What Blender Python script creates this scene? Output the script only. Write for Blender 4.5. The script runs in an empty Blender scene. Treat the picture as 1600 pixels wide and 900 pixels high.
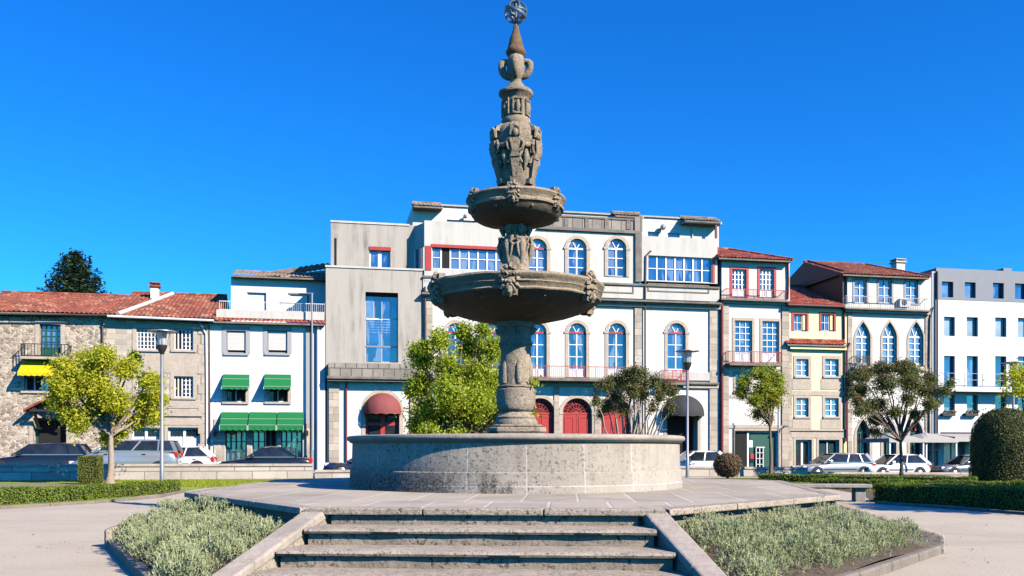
import bpy, bmesh, math, random
from mathutils import Vector, Matrix
from mathutils.geometry import tessellate_polygon
R = math.radians
random.seed(7)
S = bpy.context.scene
COL = S.collection
# ---------------------------------------------------------------- camera numbers
F = 1400.0; HOR = 703.0; EYE = 1.32
AY = R(11.5); cA, sA = math.cos(AY), math.sin(AY); Z0 = 54.0   # the street front: turned 11.5 degrees, 54 m away

def px(x, y, yo=0.0):
    """picture point -> (s along the street front, height) on the plane yo metres behind it"""
    u = (x-800.0)/F
    Z = (Z0*cA+yo)/(cA-u*sA)
    X = u*Z
    return X*cA+(Z-Z0)*sA, EYE+(HOR-y)/F*Z
def front(s, yo, z=0.0):
    """street-front coordinates -> world"""
    return Vector((s*cA-yo*sA, Z0+s*sA+yo*cA, z))
def gp(x, y, z=0.0):
    Z = F*(EYE-z)/(y-HOR)
    return Vector(((x-800.0)/F*Z, Z, z))
def zroad(s):
    s = max(-60, min(60, s))
    return -0.10-0.0105*s
# ---------------------------------------------------------------- mesh builder
class MB:
    def __init__(s): s.v = []; s.f = []
    def add(s, vs, fs):
        o = len(s.v); s.v += [tuple(v) for v in vs]; s.f += [tuple(i+o for i in f) for f in fs]; return s
    def box(s, x0, x1, y0, y1, z0, z1):
        return s.add([(x0,y0,z0),(x1,y0,z0),(x1,y1,z0),(x0,y1,z0),(x0,y0,z1),(x1,y0,z1),(x1,y1,z1),(x0,y1,z1)],
                     [(0,3,2,1),(4,5,6,7),(0,1,5,4),(1,2,6,5),(2,3,7,6),(3,0,4,7)])
    def hexa(s, p):   # 8 points: bottom 4, top 4
        return s.add(p, [(0,3,2,1),(4,5,6,7),(0,1,5,4),(1,2,6,5),(2,3,7,6),(3,0,4,7)])
    def bar(s, a, b, w, h=None, up=(0,0,1)):
        a, b = Vector(a), Vector(b); h = h or w; d = (b-a).normalized(); up = Vector(up)
        if abs(d.dot(up)) > .98: up = Vector((0,1,0))
        x = d.cross(up).normalized()*w/2; y = x.cross(d).normalized()*h/2
        return s.hexa([a-x-y, a+x-y, a+x+y, a-x+y, b-x-y, b+x-y, b+x+y, b-x+y])
    def tube(s, pts, rs, n=8, cap=True):
        pts = [Vector(p) for p in pts]
        if not hasattr(rs, '__len__'): rs = [rs]*len(pts)
        o = len(s.v); ref = None
        for i, p in enumerate(pts):
            d = (pts[min(i+1, len(pts)-1)]-pts[max(i-1, 0)]).normalized()
            if ref is None: ref = Vector((0,0,1)) if abs(d.z) < .9 else Vector((1,0,0))
            x = d.cross(ref).normalized(); y = x.cross(d).normalized(); ref = y
            for k in range(n):
                t = 2*math.pi*k/n; s.v.append(tuple(p+(x*math.cos(t)+y*math.sin(t))*rs[i]))
        for i in range(len(pts)-1):
            for k in range(n):
                a = o+i*n+k; b = o+i*n+(k+1) % n; s.f.append((a, b, b+n, a+n))
        if cap:
            s.f.append(tuple(o+k for k in range(n))[::-1]); s.f.append(tuple(o+(len(pts)-1)*n+k for k in range(n)))
        return s
    def lathe(s, prof, n=48, cx=0, cy=0, cap=True):
        o = len(s.v)
        for r, z in prof:
            for k in range(n):
                t = 2*math.pi*k/n; s.v.append((cx+r*math.cos(t), cy+r*math.sin(t), z))
        for i in range(len(prof)-1):
            for k in range(n):
                a = o+i*n+k; b = o+i*n+(k+1) % n; s.f.append((a, b, b+n, a+n))
        if cap:
            if prof[0][0] > 1e-4: s.f.append(tuple(o+k for k in range(n))[::-1])
            if prof[-1][0] > 1e-4: s.f.append(tuple(o+(len(prof)-1)*n+k for k in range(n)))
        return s
    def ball(s, c, r, nu=10, nv=7, M=None):
        c = Vector(c); r = Vector(r) if hasattr(r, '__len__') else Vector((r, r, r)); o = len(s.v)
        for i in range(nv+1):
            ph = math.pi*i/nv
            for k in range(nu):
                t = 2*math.pi*k/nu
                p = Vector((r.x*math.sin(ph)*math.cos(t), r.y*math.sin(ph)*math.sin(t), r.z*math.cos(ph)))
                if M: p = M @ p
                s.v.append(tuple(c+p))
        for i in range(nv):
            for k in range(nu):
                a = o+i*nu+k; b = o+i*nu+(k+1) % nu; s.f.append((a, a+nu, b+nu, b))
        return s
    def prism_xz(s, poly, y0, y1):
        n = len(poly)
        vs = [(x, y0, z) for x, z in poly]+[(x, y1, z) for x, z in poly]
        tris = tessellate_polygon([[Vector((x, z, 0)) for x, z in poly]])
        fs = [tuple(t) for t in tris]+[tuple(i+n for i in t) for t in tris]
        fs += [(i, (i+1) % n, (i+1) % n+n, i+n) for i in range(n)]
        return s.add(vs, fs)
    def prism_xy(s, poly, z0, z1):
        n = len(poly)
        zz = lambda z, i: z[i] if hasattr(z, '__len__') else z
        vs = [(p[0], p[1], zz(z0, i)) for i, p in enumerate(poly)]+[(p[0], p[1], zz(z1, i)) for i, p in enumerate(poly)]
        return s.add(vs, [tuple(range(n))[::-1], tuple(range(n, 2*n))]+[(i, (i+1) % n, (i+1) % n+n, i+n) for i in range(n)])
    def build(s, name, m, parent=None, loc=(0,0,0), rz=0, smooth=None, bevel=0, sub=0):
        me = bpy.data.meshes.new(name); me.from_pydata(s.v, [], s.f); me.validate(); me.update()
        if bevel or smooth is not None:
            bm = bmesh.new(); bm.from_mesh(me); bmesh.ops.recalc_face_normals(bm, faces=bm.faces); bm.to_mesh(me); bm.free()
        o = bpy.data.objects.new(name, me); COL.objects.link(o)
        if m: me.materials.append(m)
        o.location = loc; o.rotation_euler = (0, 0, rz)
        if parent: o.parent = parent
        if smooth is not None:
            me.polygons.foreach_set('use_smooth', [True]*len(me.polygons)); me.set_sharp_from_angle(angle=R(smooth))
        if bevel:
            b = o.modifiers.new('bevel', 'BEVEL'); b.width = bevel; b.segments = 2; b.limit_method = 'ANGLE'; b.angle_limit = R(35)
        return o

def tag(o, label=None, cat=None, group=None, kind=None):
    if label: o['label'] = label
    if cat: o['category'] = cat
    if group: o['group'] = group
    if kind: o['kind'] = kind
    return o
def thing(name, label, cat, loc=(0,0,0), rz=0, group=None):
    o = bpy.data.objects.new(name, None); COL.objects.link(o); o.empty_display_size = .3
    o.location = loc; o.rotation_euler = (0, 0, rz)
    return tag(o, label, cat, group)
def copy_tree(o, parent=None):
    c = o.copy(); COL.objects.link(c); c.parent = parent
    for ch in list(o.children): copy_tree(ch, c)
    return c
# ---------------------------------------------------------------- materials
class NT:
    def __init__(s, name):
        s.m = bpy.data.materials.new(name); s.m.use_nodes = True; s.t = s.m.node_tree; s.t.nodes.clear()
        s.out = s.t.nodes.new('ShaderNodeOutputMaterial'); s.b = s.n('ShaderNodeBsdfPrincipled')
        s.link(s.b.outputs[0], s.out.inputs[0])
    def n(s, typ, **kw):
        n = s.t.nodes.new(typ)
        for k, v in kw.items():
            if k[0] == '_': setattr(n, k[1:], v)
            else: s.set(n, k, v)
        return n
    def set(s, n, k, v):
        i = n.inputs[int(k[1:])] if k[0] == 'i' and k[1:].isdigit() else n.inputs[k.replace('_', ' ')]
        if isinstance(v, bpy.types.NodeSocket): s.link(v, i)
        else:
            if i.type == 'RGBA' and len(v) == 3: v = (*v, 1)
            i.default_value = v
    def link(s, a, b): s.t.links.new(a, b)
    def coord(s, scale=(1,1,1), rot=(0,0,0), kind='Object', loc=(0,0,0)):
        c = s.n('ShaderNodeTexCoord'); m = s.n('ShaderNodeMapping'); s.link(c.outputs[kind], m.inputs[0])
        m.inputs[1].default_value = loc; m.inputs[2].default_value = rot; m.inputs[3].default_value = scale
        return m.outputs[0]
    def noise(s, co, scale, det=5, rough=.6, dist=0):
        return s.n('ShaderNodeTexNoise', Vector=co, Scale=scale, Detail=det, Roughness=rough, Distortion=dist).outputs[0]
    def ramp(s, fac, stops, interp='LINEAR'):
        r = s.n('ShaderNodeValToRGB'); s.link(fac, r.inputs[0]); r.color_ramp.interpolation = interp
        el = r.color_ramp.elements
        while len(el) < len(stops): el.new(.5)
        for e, (p, c) in zip(el, stops):
            e.position = p; e.color = (*c, 1) if hasattr(c, '__len__') else (c, c, c, 1)
        return r.outputs[0]
    def mix(s, fac, a, b, mode='MIX'):
        m = s.n('ShaderNodeMix', _data_type='RGBA', _blend_type=mode)
        for i, v in ((0, fac), (6, a), (7, b)):
            if isinstance(v, bpy.types.NodeSocket): s.link(v, m.inputs[i])
            else: m.inputs[i].default_value = (*v, 1) if hasattr(v, '__len__') else v
        return m.outputs[2]
    def math(s, op, a, b=0.0, clamp=False):
        m = s.n('ShaderNodeMath', _operation=op, _use_clamp=clamp)
        for i, v in ((0, a), (1, b)):
            if isinstance(v, bpy.types.NodeSocket): s.link(v, m.inputs[i])
            else: m.inputs[i].default_value = v
        return m.outputs[0]
    def bump(s, h, strength=.4, dist=.02):
        b = s.n('ShaderNodeBump', Height=h, Strength=strength, Distance=dist); s.link(b.outputs[0], s.b.inputs['Normal'])
    def fin(s, color=None, rough=.8, **kw):
        if color is not None: s.set(s.b, 'Base Color', color)
        s.set(s.b, 'Roughness', rough)
        for k, v in kw.items(): s.set(s.b, k, v)
        return s.m
def C(*a): return tuple(a) if len(a) == 3 else (a[0],)*3
def sc(c, k): return tuple(x*k for x in c)

def plain(name, c, rough=.6, var=.15, scale=8, **kw):
    t = NT(name); co = t.coord(); n = t.noise(co, scale, 4)
    return t.fin(t.mix(n, sc(c, 1-var), sc(c, 1+var)), rough, **kw)
def plaster(name, c, grime=(.35,.31,.26), amount=.35, bump=.15):
    t = NT(name); co = t.coord()
    streak = t.noise(t.coord((2.4, 2.4, .22)), 1.0, 6, .65)
    blot = t.noise(co, .55, 6, .7); fine = t.noise(co, 14, 4)
    f = t.math('MULTIPLY', t.ramp(streak, [(.46, 0), (.8, 1)]), t.ramp(blot, [(.38, .15), (.72, 1)]))
    col = t.mix(t.math('MULTIPLY', f, amount*2), c, grime)
    col = t.mix(t.math('MULTIPLY', fine, .16), col, sc(c, .62))
    t.bump(fine, bump, .01)
    return t.fin(col, .88)
def granite(name, c, dark=(.09,.08,.07), spots=.5, scale=1.0, bump=.5, lichen=None, big=.5, heavy=0):
    """weathered granite: grain, dark lichen freckles, large stains"""
    t = NT(name); co = t.coord((scale,)*3)
    g = t.noise(co, 60, 3, .7); md = t.noise(co, 9, 6, .7); bg = t.noise(co, 1.6, 6, .65)
    col = t.mix(t.ramp(md, [(.3, 0), (.7, 1)]), sc(c, .78), sc(c, 1.15))
    col = t.mix(t.math('MULTIPLY', t.ramp(bg, [(.42, 0), (.68, 1)]), big), col, sc(c, .45))
    fr = t.ramp(t.noise(co, 26, 5, .75), [(.53 if heavy else .56, 0), (.6 if heavy else .64, 1)])
    area = t.ramp(t.noise(co, 2.6, 4, .6), [(.36 if heavy else .4, .25 if heavy else 0), (.55 if heavy else .62, 1)])
    col = t.mix(t.math('MULTIPLY', t.math('MULTIPLY', fr, area), spots), col, dark)
    if lichen: col = t.mix(t.math('MULTIPLY', t.ramp(t.noise(co, 5.3, 5, .7), [(.55, 0), (.66, 1)]), .6), col, lichen)
    col = t.mix(t.math('MULTIPLY', g, .3), col, sc(c, .5))
    t.bump(t.math('ADD', md, t.math('MULTIPLY', g, .35)), bump, .03)
    return t.fin(col, .9)
def ashlar(name, c, bw, bh, mortar=(.2,.18,.16), ms=.012, var=.22, vec='xz', grime=.4, off=.5):
    t = NT(name)
    cs = t.n('ShaderNodeTexCoord'); sp = t.n('ShaderNodeSeparateXYZ'); t.link(cs.outputs['Object'], sp.inputs[0])
    cb = t.n('ShaderNodeCombineXYZ')
    if vec == 'xz': t.link(sp.outputs[0], cb.inputs[0]); t.link(sp.outputs[2], cb.inputs[1])
    elif vec == 'xy': t.link(sp.outputs[0], cb.inputs[0]); t.link(sp.outputs[1], cb.inputs[1])
    else:
        an = t.math('ARCTAN2', sp.outputs[1], sp.outputs[0]); t.link(t.math('MULTIPLY', an, vec), cb.inputs[0]); t.link(sp.outputs[2], cb.inputs[1])
    br = t.n('ShaderNodeTexBrick', Vector=cb.outputs[0], Color1=sc(c, 1-var), Color2=sc(c, 1+var), Mortar=mortar, Scale=1.0,
             Mortar_Size=ms, Mortar_Smooth=.3, Bias=0.0, Brick_Width=bw, Row_Height=bh, _offset=off)
    co = t.coord(); md = t.noise(co, 7, 6, .7); bg = t.noise(co, .9, 6, .7); g = t.noise(co, 45, 3)
    col = t.mix(t.math('MULTIPLY', md, .45), br.outputs[0], sc(c, .6))
    col = t.mix(t.math('MULTIPLY', t.ramp(bg, [(.45, 0), (.72, 1)]), grime), col, (.13,.115,.1))
    t.bump(t.math('SUBTRACT', t.math('MULTIPLY', md, .6), br.outputs[1]), .5, .02)
    return t.fin(col, .9)
def rubble(name, c1, c2, mortar, scale=2.6):
    t = NT(name); co = t.coord((1, 1, 1.45)); w = t.n('ShaderNodeTexNoise', Vector=co, Scale=1.7, Detail=3.0)
    va = t.n('ShaderNodeVectorMath', _operation='SCALE', Scale=.35); t.link(w.outputs[1], va.inputs[0])
    vb = t.n('ShaderNodeVectorMath', _operation='ADD'); t.link(co, vb.inputs[0]); t.link(va.outputs[0], vb.inputs[1])
    ve = t.n('ShaderNodeTexVoronoi', _feature='DISTANCE_TO_EDGE', Vector=vb.outputs[0], Scale=scale)
    vc = t.n('ShaderNodeTexVoronoi', _feature='F1', Vector=vb.outputs[0], Scale=scale)
    sep = t.n('ShaderNodeSeparateColor'); t.link(vc.outputs['Color'], sep.inputs[0])
    col = t.ramp(sep.outputs[0], [(0, sc(c1, .6)), (.35, c1), (.7, c2), (1, sc(c2, 1.25))])
    col = t.mix(t.math('MULTIPLY', t.noise(t.coord(), 12, 5), .5), col, sc(c1, .55))
    e = t.ramp(ve.outputs[0], [(.02, 1), (.07, 0)])
    col = t.mix(t.math('MULTIPLY', e, .85), col, mortar)
    t.bump(t.math('MULTIPLY', t.ramp(ve.outputs[0], [(.0, 0), (.12, 1)]), 1.0), .6, .04)
    return t.fin(col, .92)
def leafmat(name, a, b, trans=.35, rough=.55):
    t = NT(name); g = t.n('ShaderNodeNewGeometry')
    big = t.noise(t.coord(), 2.2, 3)
    f = t.math('ADD', t.math('MULTIPLY', g.outputs['Random Per Island'], .6), t.math('MULTIPLY', t.ramp(big, [(.3, 0), (.7, 1)]), .4))
    col = t.ramp(f, [(.1, a), (.9, b)])
    tr = t.n('ShaderNodeBsdfTranslucent'); t.link(t.mix(1.0, col, (1, 1, .55), 'MULTIPLY'), tr.inputs[0])
    mx = t.n('ShaderNodeMixShader'); mx.inputs[0].default_value = trans
    t.fin(col, rough); t.link(t.b.outputs[0], mx.inputs[1]); t.link(tr.outputs[0], mx.inputs[2]); t.link(mx.outputs[0], t.out.inputs[0])
    return t.m
def glassmat(name, c=(.02,.07,.2), rough=.04, spec=1.0, var=.5, ior=2.0, curtain=0):
    t = NT(name); n = t.noise(t.coord((1, 1, .8)), .9, 3)
    t.bump(t.noise(t.coord(), 2.3, 2), .12, .03)
    col = t.mix(t.ramp(n, [(.35, 0), (.65, 1)]), sc(c, 1-var), sc(c, 1+var))
    if curtain:
        oi = t.n('ShaderNodeObjectInfo'); rn = oi.outputs['Random']
        col = t.mix(t.ramp(rn, [(.3, .75), (.34, 0)]), col, (.012,.018,.03)); col = t.mix(t.ramp(rn, [(.8, 0), (.83, .5)]), col, (.2,.26,.33))
        f = t.math('MULTIPLY', t.ramp(t.noise(t.coord((1, 1, .25)), 1.7, 2), [(.52, 0), (.56, 1)]), t.ramp(t.noise(t.coord((14, 14, .3)), 1, 2), [(.3, .45), (.7, 1)]))
        col = t.mix(t.math('MULTIPLY', f, curtain), col, (.4,.46,.52))
    return t.fin(col, rough, **{'Specular IOR Level': spec, 'IOR': ior})
def tiles(name, c=(.27,.062,.03), vary=1.0):
    t = NT(name); co = t.coord((1, 1, 1))
    v = t.n('ShaderNodeTexVoronoi', _feature='F1', Vector=co, Scale=3.2); sep = t.n('ShaderNodeSeparateColor'); t.link(v.outputs['Color'], sep.inputs[0])
    col = t.ramp(sep.outputs[0], [(0, sc(c, .55)), (.4, c), (.75, sc(c, 1.25)), (1, (.42,.2,.11))])
    col = t.mix(t.math('MULTIPLY', t.ramp(t.noise(co, 1.3, 6, .75), [(.45, 0), (.7, 1)]), .55*vary), col, (.1,.075,.05))
    col = t.mix(t.math('MULTIPLY', t.ramp(t.noise(co, 9, 5, .8), [(.55, 0), (.7, 1)]), .5*vary), col, (.3,.25,.16))
    t.bump(t.noise(co, 20, 3), .3, .02)
    return t.fin(col, .9)

M = {}
def mats():
    M['white'] = plaster('white_plaster', (.78,.74,.665), (.36,.31,.24), .36)
    M['bright'] = plaster('bright_white_plaster', (.76,.755,.74), (.5,.5,.5), .15)
    M['cream'] = plaster('cream_plaster', (.66,.62,.55), (.26,.23,.19), .45)
    M['concrete'] = plaster('stained_render', (.46,.42,.36), (.17,.15,.125), .8)
    M['parapet'] = plaster('pale_render', (.60,.57,.51), (.26,.23,.2), .5)
    M['pink'] = plaster('pale_pink_plaster', (.74,.66,.6), (.4,.35,.3), .25)
    M['yellow'] = plaster('pale_yellow_plaster', (.83,.75,.45), (.5,.44,.25), .2)
    M['yellow2'] = plaster('yellow_plaster', (.8,.72,.38), (.5,.4,.2), .2)
    M['zinc'] = plain('grey_zinc', (.2,.215,.24), .5, .12, 2)
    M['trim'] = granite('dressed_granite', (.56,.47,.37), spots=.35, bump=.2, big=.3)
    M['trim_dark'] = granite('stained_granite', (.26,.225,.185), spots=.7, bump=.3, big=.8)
    M['ashlar'] = ashlar('granite_ashlar', (.52,.44,.345), .9, .42)
    M['ledge'] = ashlar('stained_ledge', (.34,.3,.25), .62, 2.0, (.07,.06,.05), .03, .2, grime=.8)
    M['rubble'] = rubble('rubble_stone', (.36,.28,.2), (.58,.48,.36), (.68,.6,.5), 4.3)
    M['rubble2'] = ashlar('coursed_stone', (.56,.48,.375), .55, .3, (.52,.47,.4), .02, .3)
    M['tile'] = tiles('clay_roof_tile')
    M['tile_red'] = tiles('red_roof_tile', (.36,.06,.035), .5)
    M['tile_old'] = tiles('old_roof_tile', (.26,.2,.15), 1.0)
    M['glass'] = glassmat('window_glass', curtain=.55)
    M['glass_pale'] = glassmat('curtained_glass', (.14,.22,.36))
    M['glass_grey'] = glassmat('blind_glass', (.34,.42,.45), .15, .6, .2)
    M['glass_dark'] = glassmat('dark_glass', (.02,.026,.034), .05, .6, .5, 1.5)
    M['frame'] = plain('white_paint', (.8,.8,.79), .45, .05)
    M['red'] = plain('red_paint', (.42,.035,.03), .5, .2, 3)
    M['redrail'] = plain('rusty_red_iron', (.36,.06,.05), .6, .3, 9)
    M['green'] = plain('dark_green_paint', (.015,.09,.06), .5, .2)
    M['darkwood'] = plain('dark_wood', (.03,.022,.018), .6, .3)
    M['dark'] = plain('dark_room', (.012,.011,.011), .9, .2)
    M['shutter'] = plain('beige_shutter', (.66,.63,.58), .6, .05)
    M['greyframe'] = plain('grey_stone_paint', (.36,.36,.37), .8, .1)
    M['lampglass'] = glassmat('lamp_glass', (.5,.53,.55), .1, .6, .15)
    M['iron'] = plain('black_iron', (.02,.02,.022), .5, .2)
    M['globe'] = plain('weathered_bronze', (.1,.135,.16), .5, .3, 9, Metallic=.4)
    M['chrome'] = plain('chrome_trim', (.6,.6,.6), .2, .05, Metallic=1.0)
    M['greymetal'] = plain('grey_metal', (.3,.3,.31), .45, .1, Metallic=.4)
    M['pipe_white'] = plain('white_pipe', (.7,.69,.67), .5, .1)
    M['pipe_red'] = plain('dark_red_pipe', (.17,.03,.035), .5, .2)
    M['pipe_dark'] = plain('dark_pipe', (.07,.06,.06), .5, .2)
    M['awn_yellow'] = plain('yellow_canvas', (.8,.5,.0), .8, .04)
    M['awn_green'] = plain('green_canvas', (.0,.16,.038), .75, .12, 5)
    M['awn_white'] = plain('white_canvas_trim', (.7,.75,.7), .75, .05)
    M['awn_red'] = plain('faded_red_canvas', (.24,.06,.055), .8, .12, 5)
    M['awn_black'] = plain('black_canvas', (.035,.035,.037), .8, .15)
    M['parasol'] = plain('grey_white_canvas', (.44,.42,.385), .8, .08)
    M['stone_wall'] = ashlar('garden_wall_stone', (.64,.56,.46), 1.5, .38, (.17,.145,.12), .02, .2, grime=.35)
    M['coping'] = granite('garden_coping', (.56,.48,.39), spots=.3, bump=.2)
    # fountain and steps
    M['f_upper'] = granite('weathered_fountain_stone', (.43,.345,.24), (.03,.026,.022), .95, 1.5, 1.0, (.36,.27,.13), .65, 1)
    M['f_rim'] = granite('lit_tone_rim_stone', (.49,.385,.26), (.04,.032,.025), .95, 1.5, .9, (.36,.27,.1), .55, 1)  # bowl stone in a paler tone, painting the lip as lit
    M['f_bowl'] = granite('shade_tone_bowl_stone', (.155,.115,.075), (.03,.026,.02), .85, 1.3, .8, (.25,.19,.08), .7)  # bowls coloured darker than their rims, shade of the underside painted in
    M['f_rust'] = granite('rusty_cone_stone', (.22,.13,.07), (.04,.03,.02), .7, 2.5, .8, (.3,.23,.07))
    M['f_column'] = granite('fountain_column_stone', (.44,.355,.26), (.04,.034,.03), .95, 1.3, .9, None, .6, 1)
    M['step'] = granite('speckled_step_stone', (.5,.415,.315), (.022,.019,.016), 1.0, 1.3, .7, None, .4, 1)
    M['riser'] = granite('stained_riser_stone', (.42,.345,.26), (.02,.018,.015), 1.0, .9, .7, None, .75, 1)
    M['cheek'] = granite('cheek_stone', (.47,.4,.32), (.08,.07,.06), .5, 1.4, .4)
    M['kerb'] = granite('kerb_stone', (.28,.235,.185), (.05,.045,.04), .7, 1.3, .5)
    M['bench'] = granite('bench_stone', (.42,.38,.32), (.1,.09,.08), .5)
    # plants
    M['lime'] = leafmat('lime_leaves', (.36,.43,.014), (.88,.83,.06), .5)
    M['midgreen'] = leafmat('fresh_green_leaves', (.2,.31,.012), (.66,.72,.05), .5)
    M['smallgreen'] = leafmat('green_leaves', (.2,.27,.015), (.55,.58,.05), .45)
    M['myrtle'] = leafmat('dark_green_leaves', (.075,.1,.024), (.25,.27,.07), .4)
    M['myrtle_red'] = leafmat('reddish_leaves', (.14,.075,.035), (.3,.21,.09), .3)
    M['boxhedge'] = leafmat('hedge_leaves', (.085,.145,.01), (.27,.36,.025), .3)
    M['topiary'] = leafmat('topiary_leaves', (.04,.055,.008), (.17,.18,.022), .2)
    M['cubehedge'] = leafmat('olive_hedge_leaves', (.09,.115,.01), (.25,.26,.03), .25)
    M['redbush'] = leafmat('red_bush_leaves', (.13,.08,.035), (.3,.18,.075), .25)
    M['conifer'] = leafmat('conifer_needles', (.012,.03,.012), (.05,.09,.03), .15)
    M['hill'] = leafmat('hill_wood', (.03,.06,.015), (.09,.13,.03), .15)
    M['santolina'] = leafmat('grey_green_foliage', (.2,.25,.10), (.64,.68,.38), .3)
    M['grass'] = leafmat('grass_blades', (.2,.27,.012), (.46,.5,.04), .4)
    M['bark'] = granite('brown_bark', (.24,.17,.115), spots=.5, bump=.8)
    M['bark_pale'] = granite('pale_bark', (.46,.36,.27), spots=.4, bump=.5)
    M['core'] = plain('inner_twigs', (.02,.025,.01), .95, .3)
    # cars
    M['tyre'] = plain('tyre_rubber', (.02,.02,.02), .8, .1)
    M['rim'] = plain('alloy_rim', (.4,.4,.42), .3, .05, Metallic=.8)
    M['taillight'] = plain('red_lamp', (.45,.02,.015), .2, .1)
    M['headlight'] = plain('clear_lamp', (.6,.62,.65), .1, .1)
    M['plastic'] = plain('black_plastic', (.025,.025,.027), .55, .1)
    for k, c, me in (('navy', (.012,.02,.04), .3), ('silver', (.45,.46,.47), .6), ('white', (.8,.8,.8), 0), ('black', (.01,.012,.016), .2), ('blue', (.015,.035,.09), .3), ('grey', (.22,.23,.25), .5)):
        M['car_'+k] = plain('car_paint_'+k, c, .28, .03, 3, **{'Metallic': me, 'Coat Weight': .8, 'Coat Roughness': .04})
    # ground
    t = NT('sandy_gravel'); co = t.coord(); a = t.noise(co, .35, 6, .65); b = t.noise(co, 30, 4, .8); c = t.noise(t.coord((.5, 2.2, 1)), .8, 5)
    col = t.mix(t.ramp(a, [(.35, 0), (.7, 1)]), (.57,.485,.35), (.47,.395,.275)); col = t.mix(t.math('MULTIPLY', c, .3), col, (.62,.525,.4))
    pb = t.n('ShaderNodeTexVoronoi', _feature='F1', Vector=co, Scale=46.0); col = t.mix(t.ramp(pb.outputs[0], [(.12, .55), (.3, 0)]), col, (.66,.58,.47))
    wr = t.ramp(t.noise(t.coord((.16, .5, 1), (0, 0, .5)), 1, 5, .7), [(.48, 0), (.66, 1)]); col = t.mix(t.math('MULTIPLY', wr, .38), col, (.34,.28,.21))
    col = t.mix(t.ramp(b, [(.48, 0), (.72, .7)]), col, (.22,.18,.135)); t.bump(b, .35, .012); M['gravel'] = t.fin(col, .95)
    t = NT('asphalt'); co = t.coord(); M['asphalt'] = t.fin(t.mix(t.noise(co, 20, 5), (.035,.035,.036), (.085,.083,.08)), .9)
    M['pavement'] = ashlar('pavement_slabs', (.38,.35,.31), .6, .6, (.2,.18,.16), .01, .12, 'xy')
    t = NT('lawn'); co = t.coord(); col = t.mix(t.ramp(t.noise(co, 1.2, 6, .7), [(.35, 0), (.7, 1)]), (.2,.27,.014), (.38,.43,.035))
    col = t.mix(t.ramp(t.noise(co, 14, 5, .8), [(.5, 0), (.8, .6)]), col, (.24,.2,.09)); t.bump(t.noise(co, 40, 3), .6, .03); M['lawn'] = t.fin(col, .95)
    t = NT('dry_bed'); co = t.coord(); t.bump(t.noise(co, 12, 5), .7, .05); M['drybed'] = t.fin(t.mix(t.ramp(t.noise(co, 3, 6, .75), [(.4, 0), (.62, 1)]), (.3,.225,.14), (.17,.2,.04)), .97)
    t = NT('soil'); co = t.coord(); t.bump(t.noise(co, 18, 5), .8, .04); M['soil'] = t.fin(t.mix(t.noise(co, 9, 5), (.05,.035,.022), (.17,.125,.085)), .97)
    # paving of the fountain platform (slabs with pale joints)
    M['paving'] = ashlar('platform_paving', (.5,.425,.315), .66, 2.3, (.72,.63,.5), .02, .1, 'xy', .5)
    # basin: blocks round a circle with speckles and dark foot stains, denser leftwards as painted shade
    t = NT('basin_stone'); cs = t.n('ShaderNodeTexCoord'); sp = t.n('ShaderNodeSeparateXYZ'); t.link(cs.outputs['Object'], sp.inputs[0])
    an = t.math('MULTIPLY', t.math('ARCTAN2', sp.outputs[1], sp.outputs[0]), 2.7); cb = t.n('ShaderNodeCombineXYZ'); t.link(an, cb.inputs[0])
    t.link(t.math('ADD', sp.outputs[2], 10*.29), cb.inputs[1]); co = t.coord()
    br = t.n('ShaderNodeTexBrick', Vector=cb.outputs[0], Color1=(.46,.4,.32), Color2=(.55,.485,.39), Mortar=(.7,.64,.56), Scale=1.0, Mortar_Size=.012, Mortar_Smooth=.4, Bias=0.0, Brick_Width=.82, Row_Height=3.0, _offset=0.0)
    md = t.noise(co, 8, 6, .75); col = t.mix(t.math('MULTIPLY', md, .6), br.outputs[0], (.27,.235,.195))
    fr = t.ramp(t.noise(co, 23, 5, .75), [(.545, 0), (.6, 1)]); side = t.math('MULTIPLY', t.math('ADD', sp.outputs[0], .5), -.26); area = t.math('ADD', t.ramp(t.noise(co, 1.5, 4, .6), [(.34, .5), (.52, 1)]), side, True)  # side: more dark speckle towards the left, shade put into the colour
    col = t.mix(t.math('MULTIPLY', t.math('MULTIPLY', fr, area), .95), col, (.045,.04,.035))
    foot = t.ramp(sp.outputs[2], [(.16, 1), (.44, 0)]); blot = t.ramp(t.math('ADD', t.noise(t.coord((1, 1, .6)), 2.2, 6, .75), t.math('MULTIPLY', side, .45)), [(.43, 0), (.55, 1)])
    st = t.math('MULTIPLY', t.math('MULTIPLY', foot, blot), t.ramp(t.noise(co, 34, 4, .8), [(.38, .15), (.56, 1)]))
    run = t.math('MULTIPLY', t.ramp(t.noise(t.coord((5, 5, .35)), 1.0, 5, .7), [(.5, 0), (.68, 1)]), t.ramp(sp.outputs[2], [(.2, .15), (.72, .75)]))
    col = t.mix(t.math('MULTIPLY', run, .6), col, (.1,.088,.075)); big = t.ramp(t.noise(co, .9, 5, .7), [(.42, 0), (.66, 1)]); col = t.mix(t.math('MULTIPLY', big, .26), col, (.2,.175,.145))
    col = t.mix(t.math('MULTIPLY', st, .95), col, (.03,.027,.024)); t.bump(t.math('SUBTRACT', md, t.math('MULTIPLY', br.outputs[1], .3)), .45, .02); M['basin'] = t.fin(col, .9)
    t = NT('fountain_water'); t.bump(t.noise(t.coord(), 5, 3), .15, .02); M['water'] = t.fin((.02,.04,.04), .05, **{'Specular IOR Level': .8})
mats()
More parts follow.
